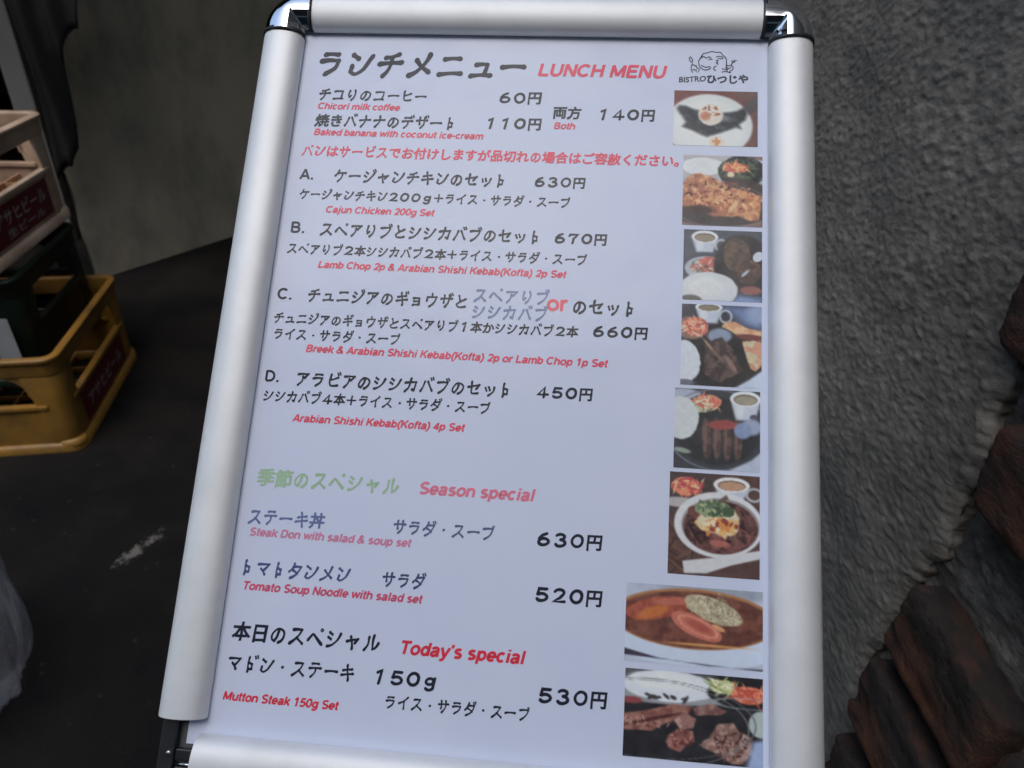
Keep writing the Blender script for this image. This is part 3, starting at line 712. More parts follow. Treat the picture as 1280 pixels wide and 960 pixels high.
def build_panel(name, mb, mat, smooth=False, bevel=0, parent=root):
    return mb.build(name, mat, parent, smooth, bevel, tf=lambda u, v, h: loc(u, v, h))
RT = 0.025; EX = .0042
def rail_prof(n=18):
    """(distance outwards from the visible sheet edge, height)"""
    p = [(0.0, .0012), (0.0, .0030)]
    for t in np.linspace(0, 1, n):
        a = math.pi * (1 - t); cx = .0135
        x = cx + (cx if a > math.pi / 2 else RT - cx) * math.cos(a)
        y = .0030 + .0080 * math.sin(a) ** .9 if a > math.pi / 2 else .0110 * math.sin(a) ** .8
        p.append((x, y))
    p += [(RT, -.001), (RT - .0015, -.001), (RT - .0015, .0006), (.0012, .0012)]
    return p
prof = rail_prof()
def rail(a0, a1, fn):
    mb = MB(); mb.loops([[fn(a, w, h) for w, h in prof] for a in (a0, a0 + .0006, a1 - .0006, a1)], True, True)
    return mb
CG = .0012
for nm, a0, a1, fn in (('left', .0065, .395, lambda a, w, h: (-w + .0015, a, h)),
                       ('right', .0058, PH - .0012, lambda a, w, h: (PW + w - .0015, a, h)),
                       ('top', .0068, PW - .0052, lambda a, w, h: (a, -w + .0008, h)),
                       ('bottom', -.0005, PW - .0012, lambda a, w, h: (a, PH + w - .0012, h))):
    o = build_panel('rail', rail(a0, a1, fn), M['alu'], smooth=False)
    for p_ in o.data.polygons: p_.use_smooth = len(p_.vertices) == 4
    md = o.modifiers.new('es', 'EDGE_SPLIT'); md.split_angle = math.radians(40)

def corner(cu, cv, su, sv):
    """chromed elbow joining two rails at the sheet corner (cu, cv)"""
    mb = MB(); rings = []
    top = [(.0002, .0030), (.002, .0048), (.004, .0065), (.0052, .0075), (.0060, .0082)]
    top += [(.0060 + (RT - .0060) * math.sin(q), .0003 + .0116 * math.cos(q - .42 * (1 - q / 1.5708) ** 1.5) ** .8) for q in np.linspace(.10, math.pi / 2, 16)]
    for w, h in top:
        pe = 11 if w < .0065 else 2 + 7 * max(0, 1 - (w - .0065) / .010) ** 1.5
        r_ = []
        for t in np.linspace(0, math.pi / 2, 25):
            c_, s_ = math.cos(t), math.sin(t); k_ = (c_ ** pe + s_ ** pe) ** (-1 / pe)
            r_.append((cu + su * (w * k_ * c_ + 0.0), cv + sv * (w * k_ * s_), h + .0004))
        r_ = [(r_[0][0], r_[0][1] - sv * EX, r_[0][2])] + r_ + [(r_[-1][0] - su * EX, r_[-1][1], r_[-1][2])]
        rings.append(r_)
    rings.append([(u, v, -.001) for u, v, _ in rings[-1]])
    mb.loops(rings, False, False)
    o = build_panel('corner_cap', mb, M['chrome'], smooth=True)
    md = o.modifiers.new('s', 'SOLIDIFY'); md.thickness = .0004; md.offset = -1
    md = o.modifiers.new('es', 'EDGE_SPLIT'); md.split_angle = math.radians(50)
    for ax in (0, 1):                                             # black gasket where a rail meets the elbow
        mb = MB(); L = []
        for e_ in (-.0012, .0010):
            q_ = []
            for w, h in prof[:-3]:
                w2 = w * 1.012; h2 = h + .0007
                q_.append((cu + su * w2, cv - sv * (EX + e_), h2) if ax == 0 else (cu - su * (EX + e_), cv + sv * w2, h2))
            L.append(q_)
        mb.loops(L, False, False)
        g = build_panel('gasket', mb, M['gasket'], smooth=True, parent=o)
        md = g.modifiers.new('s', 'SOLIDIFY'); md.thickness = .0006; md.offset = 0
corner(.0015, .0008, -1, -1)
corner(PW - .0015, .0008, 1, -1)
corner(PW - .0015, PH - .0008, 1, 1)
# backing tray and the bare lower left corner, where the elbow is missing
mb = MB(); mb.box(-.0225, PW + .0225, -.0225, PH + .0225, -.012, -.0012); build_panel('backing_tray', mb, M['alu_side'], bevel=.004)
mb = MB()
mb.box(-.0205, -.0125, .3965, .423, -.0010, .0036); mb.box(-.0120, -.0015, .4105, .416, -.0010, .0030)
mb.box(-.0120, -.0015, .4190, .4235, -.0010, .0022)
build_panel('corner_bracket', mb, M['gasket'], bevel=.0006)
mb = MB(); mb.tube([(-.0118, .4175, .0022), (-.0004, .4175, .0030)], .0007, 8); build_panel('spring_pin', mb, M['steel'], smooth=True)
for u_, v_ in ((-.0150, .4125), (-.0108, .4222)):
    mb = MB(); mb.loops([[(u_ + q * math.cos(t), v_ + q * math.sin(t), h_) for t in np.linspace(0, 2 * math.pi, 12, endpoint=False)] for q, h_ in ((.0014, .003), (.0013, .0042), (.0007, .0046))], True, True)
    build_panel('screw', mb, M['steel'], smooth=True)
# pole, bracket and foot behind the panel
cb = P(PW / 2, PH * .52, -.012) - STAND
mb = MB(); mb.tube([(cb[0], cb[1] + .035, .012), (cb[0], cb[1] + .035, cb[2] - .03)], .016, 20); mb.build('pole', M['alu_side'], root, smooth=True)
bx0 = cb[0] - .03; mb = MB()
mb.tube([(cb[0], cb[1] + .035, cb[2] - .035), (cb[0], cb[1] + .030, cb[2] - .015), (cb[0], cb[1] + .003, cb[2] + .0)], [.019, .02, .024], 16); mb.build('tilt_bracket', M['black_steel'], root, smooth=True)
mb = MB(); mb.loops([[(cb[0] + x, cb[1] + .035 + y, z) for x, y in rrect(.34 - i_, .34 - i_, .06)] for i_, z in ((0, 0), (0, .006), (.008, .010))], True, True); mb.build('base_plate', M['alu_side'], root)

# the sheet
mb = MB(); mb.box(-.0085, PW + .0075, -.0075, .4085, -.0008, .0)
poster = build_panel('poster', mb, M['paper'])

# projective map from picture coordinates of the photograph to the sheet (measuring only: marks are laid out on the flat print)
ND = np.array([P1, P2, -PN]) @ RW
OC = np.array([P1, P2, -PN]) @ (np.array([0, 0, CAM_H]) - PANEL_O)
def uv(px, py):
    S = ND @ np.array([(px - 640) / F_PX, (py - 480) / F_PX, 1]); k_ = -OC[2] / S[2]
    return (OC + k_ * S)[:2]
def u_at(px, v):
    lo, hi = -300.0, 1400.0
    for _ in range(40):
        mid = (lo + hi) / 2
        if uv(px, mid)[1] < v: lo = mid
        else: hi = mid
    return uv(px, lo)[0]

BLK = (28, 30, 40); DK = (26, 28, 46); RED = (208, 72, 96); RED2 = (200, 44, 66); GB = (112, 122, 162); GRN = (146, 172, 146); BLU = (92, 102, 146); PK = (190, 116, 150); PKR = (190, 74, 106)
J, E_ = 0, 1
LINES = [
 ('ランチメニュー', 397, 657, 527, 96.5, BLK, J, .030), ('LUNCH MENU', 672, 834, 753, 96.5, RED, E_, .022),
 ('チコリのコーヒー', 398, 533, 465, 126, BLK, J, .020), ('Chicori milk coffee', 397, 500, 448, 137.3, RED, E_, .012),
 ('焼きバナナのデザート', 393, 566, 480, 159.3, BLK, J, .016), ('Baked banana with coconut ice-cream', 392, 604, 498, 171.5, RED, E_, .012),
 ('パンはサービスでお付けしますが品切れの場合はご容赦ください。', 377, 849, 612, 201, (212, 68, 92), J, .014),
 ('６０円', 624, 676, 650, 129.5, BLK, J, .014), ('１１０円', 609, 676, 643, 161.5, BLK, J, .014),
 ('両方', 691, 726, 708, 148, BLK, J, .018), ('１４０円', 750, 818, 784, 150.5, BLK, J, .014), ('Both', 692, 719, 705, 161.5, RED, E_, .012),
 ('A.', 374, 391, 382, 224, BLK, 2, .005), ('ケージャンチキンのセット', 417, 629, 523, 230, BLK, J, .018), ('６３０円', 668, 731, 690, 234, BLK, J, .014),
 ('ケージャンチキン２００ｇ＋ライス・サラダ・スープ', 374, 712, 540, 253.5, BLK, J, .014), ('Cajun Chicken 200g Set', 407, 543, 475, 268, RED, E_, .014),
 ('B.', 363, 380, 371, 291, BLK, 2, .012), ('スペアリブとシシカバブのセット', 400, 672, 536, 299, BLK, J, .018), ('６７０円', 693, 758, 720, 305, BLK, J, .014),
 ('スペアリブ２本シシカバブ２本＋ライス・サラダ・スープ', 359, 733, 545, 323.5, BLK, J, .014),
 ('Lamb Chop 2p & Arabian Shishi Kebab(Kofta) 2p Set', 397, 708, 550, 341, RED, E_, .014),
 ('C.', 346, 364, 354, 374, BLK, 2, .012), ('チュニジアのギョウザと', 384, 583, 483, 380.5, BLK, J, .018),
 ('スペアリブ', 592, 686, 640, 378.5, GB, J, .014), ('シシカバブ', 590, 684, 637, 399, GB, J, .014), ('or', 683, 709, 696, 388.8, (225, 90, 105), 2, .022),
 ('のセット', 716, 791, 750, 393, BLK, J, .018), ('チュニジアのギョウザとスペアリブ１本かシシカバブ２本', 342, 723, 530, 412, BLK, J, .016),
 ('６６０円', 741, 809, 765, 422, BLK, J, .014), ('ライス・サラダ・スープ', 342, 499, 420, 426.5, BLK, J, .014),
 ('Breek & Arabian Shishi Kebab(Kofta) 2p or Lamb Chop 1p Set', 382, 760, 560, 449, RED, E_, .014),
 ('D.', 331, 348, 339, 477, BLK, 2, .012), ('アラビアのシシカバブのセット', 370, 635, 500, 488.5, BLK, J, .018), ('４５０円', 670, 740, 700, 498.5, BLK, J, .014),
 ('シシカバブ４本＋ライス・サラダ・スープ', 329, 612, 470, 508.5, BLK, J, .014), ('Arabian Shishi Kebab(Kofta) 4p Set', 365, 581, 470, 533, RED, E_, .014),
 ('季節のスペシャル', 320, 498, 408, 611.5, GRN, J, .022), ('Season special', 524, 669, 595, 622, (204, 110, 135), E_, .018),
 ('ステーキ丼', 310, 405, 358, 657, BLU, J, .018), ('サラダ・スープ', 491, 617, 555, 670.5, (80, 88, 126), J, .014), ('６３０円', 671, 752, 700, 684, DK, J, .018),
 ('Steak Don with salad & soup set', 312, 514, 412, 676.5, PK, E_, .010),
 ('トマトタンメン', 304, 437, 372, 723, (66, 74, 122), J, .018), ('サラダ', 477, 531, 505, 734, (58, 64, 104), J, .016), ('５２０円', 669, 752, 700, 754, DK, J, .018),
 ('Tomato Soup Noodle with salad set', 304, 528, 415, 745.5, PKR, E_, .014),
 ('本日のスペシャル', 289, 474, 380, 806.5, DK, J, .024), ("Today's special", 501, 657, 580, 824, RED2, E_, .018),
 ('マドン・ステーキ', 284, 442, 362, 844, DK, J, .020), ('１５０ｇ', 469, 544, 510, 858, DK, J, .018),
 ('ライス・サラダ・スープ', 481, 661, 570, 892.5, DK, J, .018), ('５３０円', 673, 758, 700, 880.5, DK, J, .020),
 ('Mutton Steak 150g Set', 278, 423, 350, 881, RED2, E_, .020),
]
HP = 0.00012
for s, xl, xr, xm, yb, colr, sty, bold in LINES:
    if sty == J: v, f = jp_text(s, .034 if bold < .03 else .040)
    else: v, f = stroke_text(s, .114 if sty == E_ else .100, .2 if sty == E_ else .0)
    used_v = np.unique(np.concatenate([np.array(q) for q in f]))
    lo, hi = v[used_v].min(0), v[used_v].max(0)
    vb = uv(xm, yb)[1]; u0, u1 = u_at(xl, vb), u_at(xr, vb)
    sx = (u1 - u0) / (hi[0] - lo[0])
    base = -0.045 if sty == J else 0.0
    X = v[:, 0]; Yv = v[:, 1]
    cell = np.floor(X)
    dy = 0; dx = 0
    if sty == J:                                                   # brush-like unevenness of the face
        dy = .012 * np.sin(cell * 2.3 + len(s)) + .03 * (X - cell - .5) * 1.0 + .02 * np.sin(X * 6.3) * (Yv - .35)
        dx = .07 * (Yv - .35) + .015 * np.sin(Yv * 8 + cell)
    U = u0 + (X + dx - lo[0]) * sx; V = vb - (Yv + dy - base) * sx
    mesh_obj('lettering', [loc(a, b_, HP + .000003 * h_) for a, b_, h_ in zip(U, V, v[:, 2])], f, ink(colr), poster)

# logo: line drawing of a sheep's face with spoon and fork, and the name under it
def stroke(mb, pts, r):
    """flat ribbon through points given as sheet coordinates"""
    p = [np.array(q) for q in pts]
    if len(p) > 2:                                                 # Catmull-Rom smoothing
        q = [p[0]] + p + [p[-1]]; o_ = []
        for i in range(1, len(q) - 2):
            for t in np.linspace(0, 1, 5)[:-1]:
                a_, b_, c_, d_ = q[i - 1], q[i], q[i + 1], q[i + 2]
                o_.append(.5 * ((2 * b_) + (-a_ + c_) * t + (2 * a_ - 5 * b_ + 4 * c_ - d_) * t * t + (-a_ + 3 * b_ - 3 * c_ + d_) * t ** 3))
        p = o_ + [p[-1]]
    L = []
    for i, q in enumerate(p):
        d = p[min(i + 1, len(p) - 1)] - p[max(i - 1, 0)]; n_ = np.array([-d[1], d[0]]) / (np.linalg.norm(d) + 1e-9)
        k_ = r * (1 if 0 < i < len(p) - 1 else .6)
        L.append([(*(q + n_ * k_), HP), (*(q - n_ * k_), HP)])
    mb.loops(L, False, False)
Zp = lambda x, y: uv(820 + x / 5.3333, y / 5.3333)
mb = MB()
for st_ in ([(300, 378), (318, 358), (345, 352), (372, 344), (402, 350), (428, 350), (445, 368), (462, 382), (470, 408), (468, 440), (478, 455)],
            [(303, 376), (286, 405), (286, 432), (298, 452), (322, 466), (348, 464), (368, 450)], [(300, 434), (322, 446), (342, 448), (362, 442)],
            [(298, 388), (318, 378), (336, 388), (352, 380), (368, 386)], [(350, 402), (362, 394), (376, 398)], [(398, 382), (420, 376), (446, 382), (440, 392), (412, 390)],
            [(398, 404), (412, 400), (410, 412), (400, 418), (412, 424), (410, 432)], [(402, 440), (384, 452), (388, 466), (400, 468)], [(310, 370), (300, 386), (292, 396)],
            [(228, 378), (222, 392), (230, 410), (240, 414), (244, 402), (236, 386), (228, 378)], [(238, 414), (246, 434)],
            [(232, 440), (246, 430), (258, 440), (266, 436), (272, 452), (284, 456), (290, 470)], [(236, 442), (234, 462), (244, 486)], [(244, 468), (256, 462), (262, 476)], [(268, 460), (272, 484)], [(284, 468), (280, 482)],
            [(470, 432), (482, 440), (500, 436), (514, 450), (508, 466), (494, 474), (488, 488)], [(440, 458), (462, 464), (484, 458), (500, 448)], [(438, 482), (460, 476), (484, 482), (500, 486)], [(462, 448), (474, 466), (470, 476)],
            [(500, 436), (512, 416), (524, 408)], [(504, 408), (512, 416), (524, 412), (532, 402)], [(504, 408), (510, 400)], [(516, 412), (524, 398)], [(532, 404), (542, 406)]):
    stroke(mb, [Zp(*q) for q in st_], .00031)
lg = build_panel('logo', mb, ink((52, 52, 68)), parent=poster)
for s, a_, c_, bl, bold in (('BISTRO', (153, 550), (333, 540), .02, .022), ('ひつじや', (338, 552), (615, 552), -.02, .042)):
    v, f = text_mesh(s, bold); lo, hi = v.min(0), v.max(0); v[:, 2] *= 3 / bold
    p0, p1 = Zp(*a_), Zp(*c_); sx = (p1[0] - p0[0]) / (hi[0] - lo[0])
    kk = np.sin(v[:, 0] * 4.1) * .06
    U = p0[0] + (v[:, 0] - lo[0]) * sx; V = p0[1] + (p1[1] - p0[1]) * (v[:, 0] - lo[0]) / (hi[0] - lo[0]) - (v[:, 1] + kk * .6) * sx * (1.0 if s == 'BISTRO' else .98)
    mesh_obj('lettering', [loc(a, b_, HP + .000003 * h_) for a, b_, h_ in zip(U, V, v[:, 2])], f, ink((40, 40, 54)), poster)

# ------------------------------------------------------------------ printed food photographs
class Tile:
    def __init__(s, nx, ny, bg, seed):
        s.nx, s.ny = nx, ny; s.seed = seed
        s.X, s.Y = np.meshgrid(np.linspace(0, 1, nx), np.linspace(0, 1, ny)); s.asp = ny / nx
        s.C = np.ones((ny, nx, 3)) * np.array(bg, float); s.k = seed * 100
        s.grain(14, 10)
    def nz(s, sc, o=4): s.k += 7; return fbm(s.X * sc + .37 * s.k % 13, s.Y * sc * s.asp + 1.7 * s.k % 11, s.k, o, .6)
    def grain(s, amp, sc, mask=1): n = (s.nz(sc) - .5) * 2 * amp; s.C += n[..., None] * (mask if np.isscalar(mask) else mask[..., None])
    def put(s, m_, col, var=10, sc=14, col2=None, t2=.5):
        c_ = np.ones_like(s.C) * np.array(col, float)
        if col2 is not None:
            q = np.clip((s.nz(sc) - t2) * 7 + .5, 0, 1)[..., None]; c_ = c_ * (1 - q) + np.array(col2, float) * q
        c_ = c_ + ((s.nz(sc * 1.7) - .5) * 2 * var)[..., None]
        s.C = s.C * (1 - m_[..., None]) + c_ * m_[..., None]
    def ell(s, cx, cy, rx, ry, col, rot=0, soft=.06, warp=.0, **k):
        a = math.radians(rot); x = s.X - cx; y = (s.Y - cy) * s.asp; ry = ry * s.asp
        xr = x * math.cos(a) + y * math.sin(a); yr = -x * math.sin(a) + y * math.cos(a)
        d = np.sqrt((xr / rx) ** 2 + (yr / ry) ** 2) + (warp * (s.nz(9) - .5) * 2 if warp else 0)
        m_ = np.clip((1 - d) / soft + .5, 0, 1); s.put(m_, col, **k); return m_
    def ringe(s, cx, cy, rx, ry, wd, col, rot=0, **k):
        a = math.radians(rot); x = s.X - cx; y = (s.Y - cy) * s.asp; ry = ry * s.asp
        xr = x * math.cos(a) + y * math.sin(a); yr = -x * math.sin(a) + y * math.cos(a)
        d = np.sqrt((xr / rx) ** 2 + (yr / ry) ** 2)
        s.put(np.clip(1 - np.abs(d - 1) / wd, 0, 1), col, **k)
    def poly(s, pts, col, soft=.015, warp=.0, **k):
        x = s.X + (warp * (s.nz(8) - .5) if warp else 0); y = s.Y + (warp * (s.nz(8) - .5) if warp else 0)
        ins = np.zeros(x.shape, bool); dm = np.full(x.shape, 9.0); n = len(pts)
        for i in range(n):
            (x0, y0), (x1, y1) = pts[i], pts[(i + 1) % n]
            c_ = ((y0 > y) != (y1 > y)) & (x < (x1 - x0) * (y - y0) / ((y1 - y0) or 1e-9) + x0); ins ^= c_
            dx, dy = x1 - x0, y1 - y0; t = np.clip(((x - x0) * dx + (y - y0) * dy) / (dx * dx + dy * dy + 1e-9), 0, 1)
            dm = np.minimum(dm, np.hypot(x - x0 - t * dx, y - y0 - t * dy))
        m_ = np.clip(np.where(ins, dm, -dm) / soft + .5, 0, 1); s.put(m_, col, **k); return m_
    def spots(s, cx, cy, rx, ry, n, cols, r=(.01, .03)):
        g = np.random.default_rng(s.seed * 31 + n)
        for _ in range(n):
            a = g.uniform(0, 6.3); q = math.sqrt(g.uniform(0, 1)); rr = g.uniform(*r)
            s.ell(cx + rx * q * math.cos(a), cy + ry * q * math.sin(a), rr * g.uniform(.7, 1.8), rr * g.uniform(.5, 1.1), cols[g.integers(len(cols))], rot=g.uniform(0, 180), soft=.5, var=6)
    def strands(s, cx, cy, rx, ry, n, cols, w=.010, L=(.03, .085)):
        g = np.random.default_rng(s.seed * 77 + n)
        for _ in range(n):
            a = g.uniform(0, 6.3); q = math.sqrt(g.uniform(0, 1))
            s.ell(cx + rx * q * math.cos(a), cy + ry * q * math.sin(a), g.uniform(*L), w, cols[g.integers(len(cols))], rot=g.uniform(-80, 80), soft=.6, var=5)

def cup(T, cx, cy, rx, ry, hh, soup, wht=(212, 214, 226), handle=True):
    if handle: T.ringe(cx + rx * 1.25, cy + hh * .55, rx * .42, hh * .38, .3, (196, 200, 216))
    T.poly([(cx - rx, cy), (cx + rx, cy), (cx + rx * .62, cy + hh), (cx - rx * .62, cy + hh)], (186, 192, 212), soft=.03)
    T.ell(cx - rx * .35, cy + hh * .5, rx * .25, hh * .4, (206, 210, 224), soft=.8)
    T.ell(cx, cy, rx, ry, wht); T.ell(cx, cy + ry * .12, rx * .78, ry * .7, (122, 104, 92), var=4); T.ell(cx, cy + ry * .2, rx * .72, ry * .58, soup, var=8)

def t1(T):
    T.poly([(.55, -.1), (1.1, -.1), (1.1, 1.1), (.9, 1.1), (.9, .3)], (112, 88, 84), soft=.3)
    T.ell(.42, .64, .52, .58, (204, 206, 212), var=5); T.ell(.42, .68, .44, .5, (212, 213, 218), var=4, soft=.2)
    T.poly([(.84, .3), (.88, .2), (.96, .1), (1.02, .15), (1.02, .32), (.9, .42)], (92, 84, 90), soft=.04)
    T.poly([(.04, .33), (.07, .28), (.15, .29), (.24, .34), (.34, .38), (.6, .4), (.75, .36), (.86, .27), (.88, .4), (.85, .52), (.78, .6), (.8, .68), (.74, .66), (.6, .74), (.4, .84), (.28, .77), (.11, .66), (.15, .58), (.1, .46), (.05, .38)], (56, 60, 66), soft=.05, warp=.02, var=12, col2=(84, 88, 94), t2=.6)
    T.ell(.5, .47, .2, .07, (120, 120, 126), rot=10, soft=.8)
    T.ell(.44, .44, .15, .2, (212, 200, 194), soft=.15, warp=.1, var=14); T.spots(.43, .38, .11, .14, 34, [(168, 96, 76), (196, 134, 96), (112, 62, 60), (226, 214, 208)], (.008, .022))
    T.ell(.38, .46, .06, .08, (196, 130, 104), soft=.6); T.ell(.52, .93, .09, .1, (216, 200, 192), warp=.1); T.spots(.51, .93, .05, .06, 8, [(206, 140, 90)])
def t2(T):
    T.ell(.25, .22, .5, .32, (176, 170, 178)); T.ell(.25, .16, .27, .13, (208, 210, 218), warp=.06)
    T.ell(.95, .35, .25, .3, (186, 188, 198)); T.ell(.74, .22, .30, .22, (46, 48, 52), warp=.05, var=10, col2=(84, 88, 86)); T.ell(.7, .2, .26, .15, (60, 66, 62), warp=.1, col2=(96, 104, 84), sc=24)
    T.ell(.66, .17, .17, .07, (206, 104, 84), warp=.15, col2=(226, 150, 100)); T.strands(.66, .16, .16, .06, 26, [(222, 124, 96), (198, 88, 80), (232, 176, 120)]); T.ell(.6, .27, .04, .04, (220, 196, 170), warp=.2)
    T.ell(.8, .45, .3, .12, (78, 66, 66), rot=15, soft=.3); T.ringe(.4, .75, .75, .28, .05, (142, 116, 112)); T.ell(.45, .78, .68, .22, (78, 68, 70), soft=.1)
    m_ = T.poly([(-.02, .42), (.08, .3), (.2, .27), (.4, .32), (.6, .45), (.8, .5), (1, .58), (.97, .75), (.95, .9), (.84, .93), (.7, .85), (.56, .88), (.4, .86), (.2, .78), (-.02, .74)], (178, 112, 88), warp=.05, soft=.03, var=26, sc=16, col2=(212, 152, 108))
    T.spots(.45, .56, .44, .2, 130, [(150, 76, 62), (206, 140, 100), (222, 166, 126), (134, 66, 58), (186, 104, 80)], (.006, .018)); T.spots(.45, .58, .48, .24, 60, [(120, 62, 60), (150, 84, 70), (228, 178, 130), (96, 56, 56), (196, 112, 88)], (.008, .026)); T.ell(.64, .72, .1, .03, (214, 178, 136), rot=-55, soft=.6)
    T.ell(.2, .78, .2, .06, (84, 62, 60), soft=.6, warp=.2); T.ringe(.5, .72, .62, .3, .02, (150, 128, 124))
def t3(T):
    T.poly([(0, 0), (1, 0), (1, .15), (.0, .4)], (92, 94, 108), soft=.3); cup(T, .27, .10, .17, .09, .22, (154, 138, 126))
    T.ell(.3, .55, .28, .17, (170, 176, 190)); T.ell(.3, .53, .22, .12, (120, 118, 120), warp=.15, col2=(180, 184, 176), sc=20); T.ell(.33, .49, .14, .1, (196, 100, 96), warp=.15, col2=(214, 134, 116)); T.strands(.3, .53, .2, .1, 26, [(206, 110, 100), (200, 198, 186), (86, 92, 84)])
    T.ell(.75, .5, .36, .45, (66, 60, 62), soft=.1, var=8); T.ell(.68, .34, .17, .24, (92, 78, 70), warp=.12, var=18, col2=(112, 92, 80)); T.ell(.84, .58, .15, .18, (88, 70, 66), rot=30, warp=.12, var=16, col2=(116, 86, 76)); T.ell(.95, .36, .06, .08, (190, 196, 214), rot=40)
    T.ell(.79, .6, .07, .02, (176, 182, 204), rot=-45, soft=.6); T.ell(.86, .84, .13, .06, (150, 96, 92), warp=.2, soft=.3)
    T.poly([(.6, 1), (.72, .9), (1, .95), (1, 1.1), (.6, 1.1)], (130, 148, 196), soft=.1); T.ell(.33, .85, .37, .25, (200, 202, 214), warp=.04, var=7); T.ell(.3, .8, .25, .14, (210, 211, 218), soft=.6); T.ell(.1, 1, .14, .07, (112, 104, 100), soft=.3)
def t4(T):
    T.poly([(.5, 0), (1, 0), (1, .3), (.8, .25)], (108, 126, 172), soft=.12); T.ell(.95, .1, .15, .12, (140, 156, 196), soft=.6)
    T.ell(.55, .65, .55, .42, (62, 58, 60), soft=.05, var=8); cup(T, .34, .03, .17, .06, .2, (140, 128, 112)); T.ell(.48, .38, .15, .09, (140, 150, 178), warp=.1, soft=.3)
    T.poly([(.5, .26), (.56, .2), (.66, .2), (.8, .26), (1, .3), (1, .42), (.85, .38), (.7, .36)], (206, 150, 118), warp=.03, col2=(224, 178, 140)); T.ell(.88, .39, .2, .04, (128, 76, 74), rot=5, soft=.4)
    T.poly([(.76, .44), (.9, .42), (1.02, .44), (1.02, .7), (.93, .8), (.86, .76), (.8, .6)], (202, 186, 158), warp=.03, var=12, col2=(206, 146, 122)); T.ell(.98, .55, .05, .12, (206, 150, 130), soft=.6)
    T.ell(.12, .3, .2, .14, (150, 120, 110), soft=.2); T.ell(.17, .28, .17, .12, (204, 104, 92), warp=.15, col2=(226, 150, 128), sc=20); T.strands(.17, .28, .15, .1, 30, [(232, 160, 130), (190, 84, 82), (216, 190, 176)], .01)
    T.poly([(.28, .5), (.5, .4), (.66, .55), (.76, .8), (.5, .95), (.3, .85)], (84, 70, 70), warp=.07, var=18, col2=(108, 90, 86)); T.ell(.62, .72, .12, .03, (150, 118, 116), rot=55, soft=.7); T.ell(.34, .5, .1, .015, (170, 140, 120), rot=50, soft=.7); T.ell(.45, .62, .1, .012, (132, 108, 104), rot=45, soft=.7)
    T.ell(.03, .72, .22, .26, (202, 206, 220), warp=.08); T.poly([(.6, 1.05), (.85, .9), (1.05, .75), (1.05, 1.05)], (188, 198, 226), soft=.03); T.ell(.05, .97, .12, .04, (110, 110, 130), soft=.4)
def t5(T):
    T.ell(.1, .12, .25, .12, (166, 172, 196), soft=.3); T.ell(.55, .55, .62, .52, (74, 76, 84), soft=.04, var=8); T.ringe(.5, .5, .6, .5, .03, (120, 128, 144)); T.ell(.5, .52, .5, .42, (62, 62, 66), soft=.1)
    T.ell(.35, .2, .16, .1, (120, 124, 108), warp=.2, col2=(190, 188, 160), sc=22); T.ell(.42, .15, .14, .08, (208, 112, 98), warp=.15, col2=(222, 150, 120)); T.strands(.38, .15, .17, .08, 26, [(222, 132, 108), (212, 206, 180), (206, 96, 92)], .01)
    cup(T, .83, .10, .18, .1, .27, (158, 148, 132), handle=False); T.ell(.93, .33, .05, .04, (90, 90, 110), soft=.3); T.ell(.9, .45, .12, .1, (150, 160, 190), soft=.4)
    T.ell(.08, .38, .2, .27, (196, 200, 208), warp=.08); 
    for i, xx in enumerate((.38, .5, .62, .74)): T.ell(xx, .62, .055, .25, (88, 72, 72), rot=-3 + i, warp=.08, var=14, soft=.2, col2=(112, 90, 86)); T.ell(xx - .015, .6, .014, .2, (124, 100, 98), soft=.9, var=8)
    T.ell(.57, .44, .18, .06, (160, 80, 80), warp=.25, soft=.3); T.ell(.8, .5, .1, .1, (132, 146, 186), soft=.3); T.ell(.1, .78, .1, .03, (150, 158, 150), rot=10, soft=.4)
    T.poly([(.55, 1.05), (.9, .86), (1.05, .72), (1.05, 1.05)], (176, 184, 208), soft=.03)
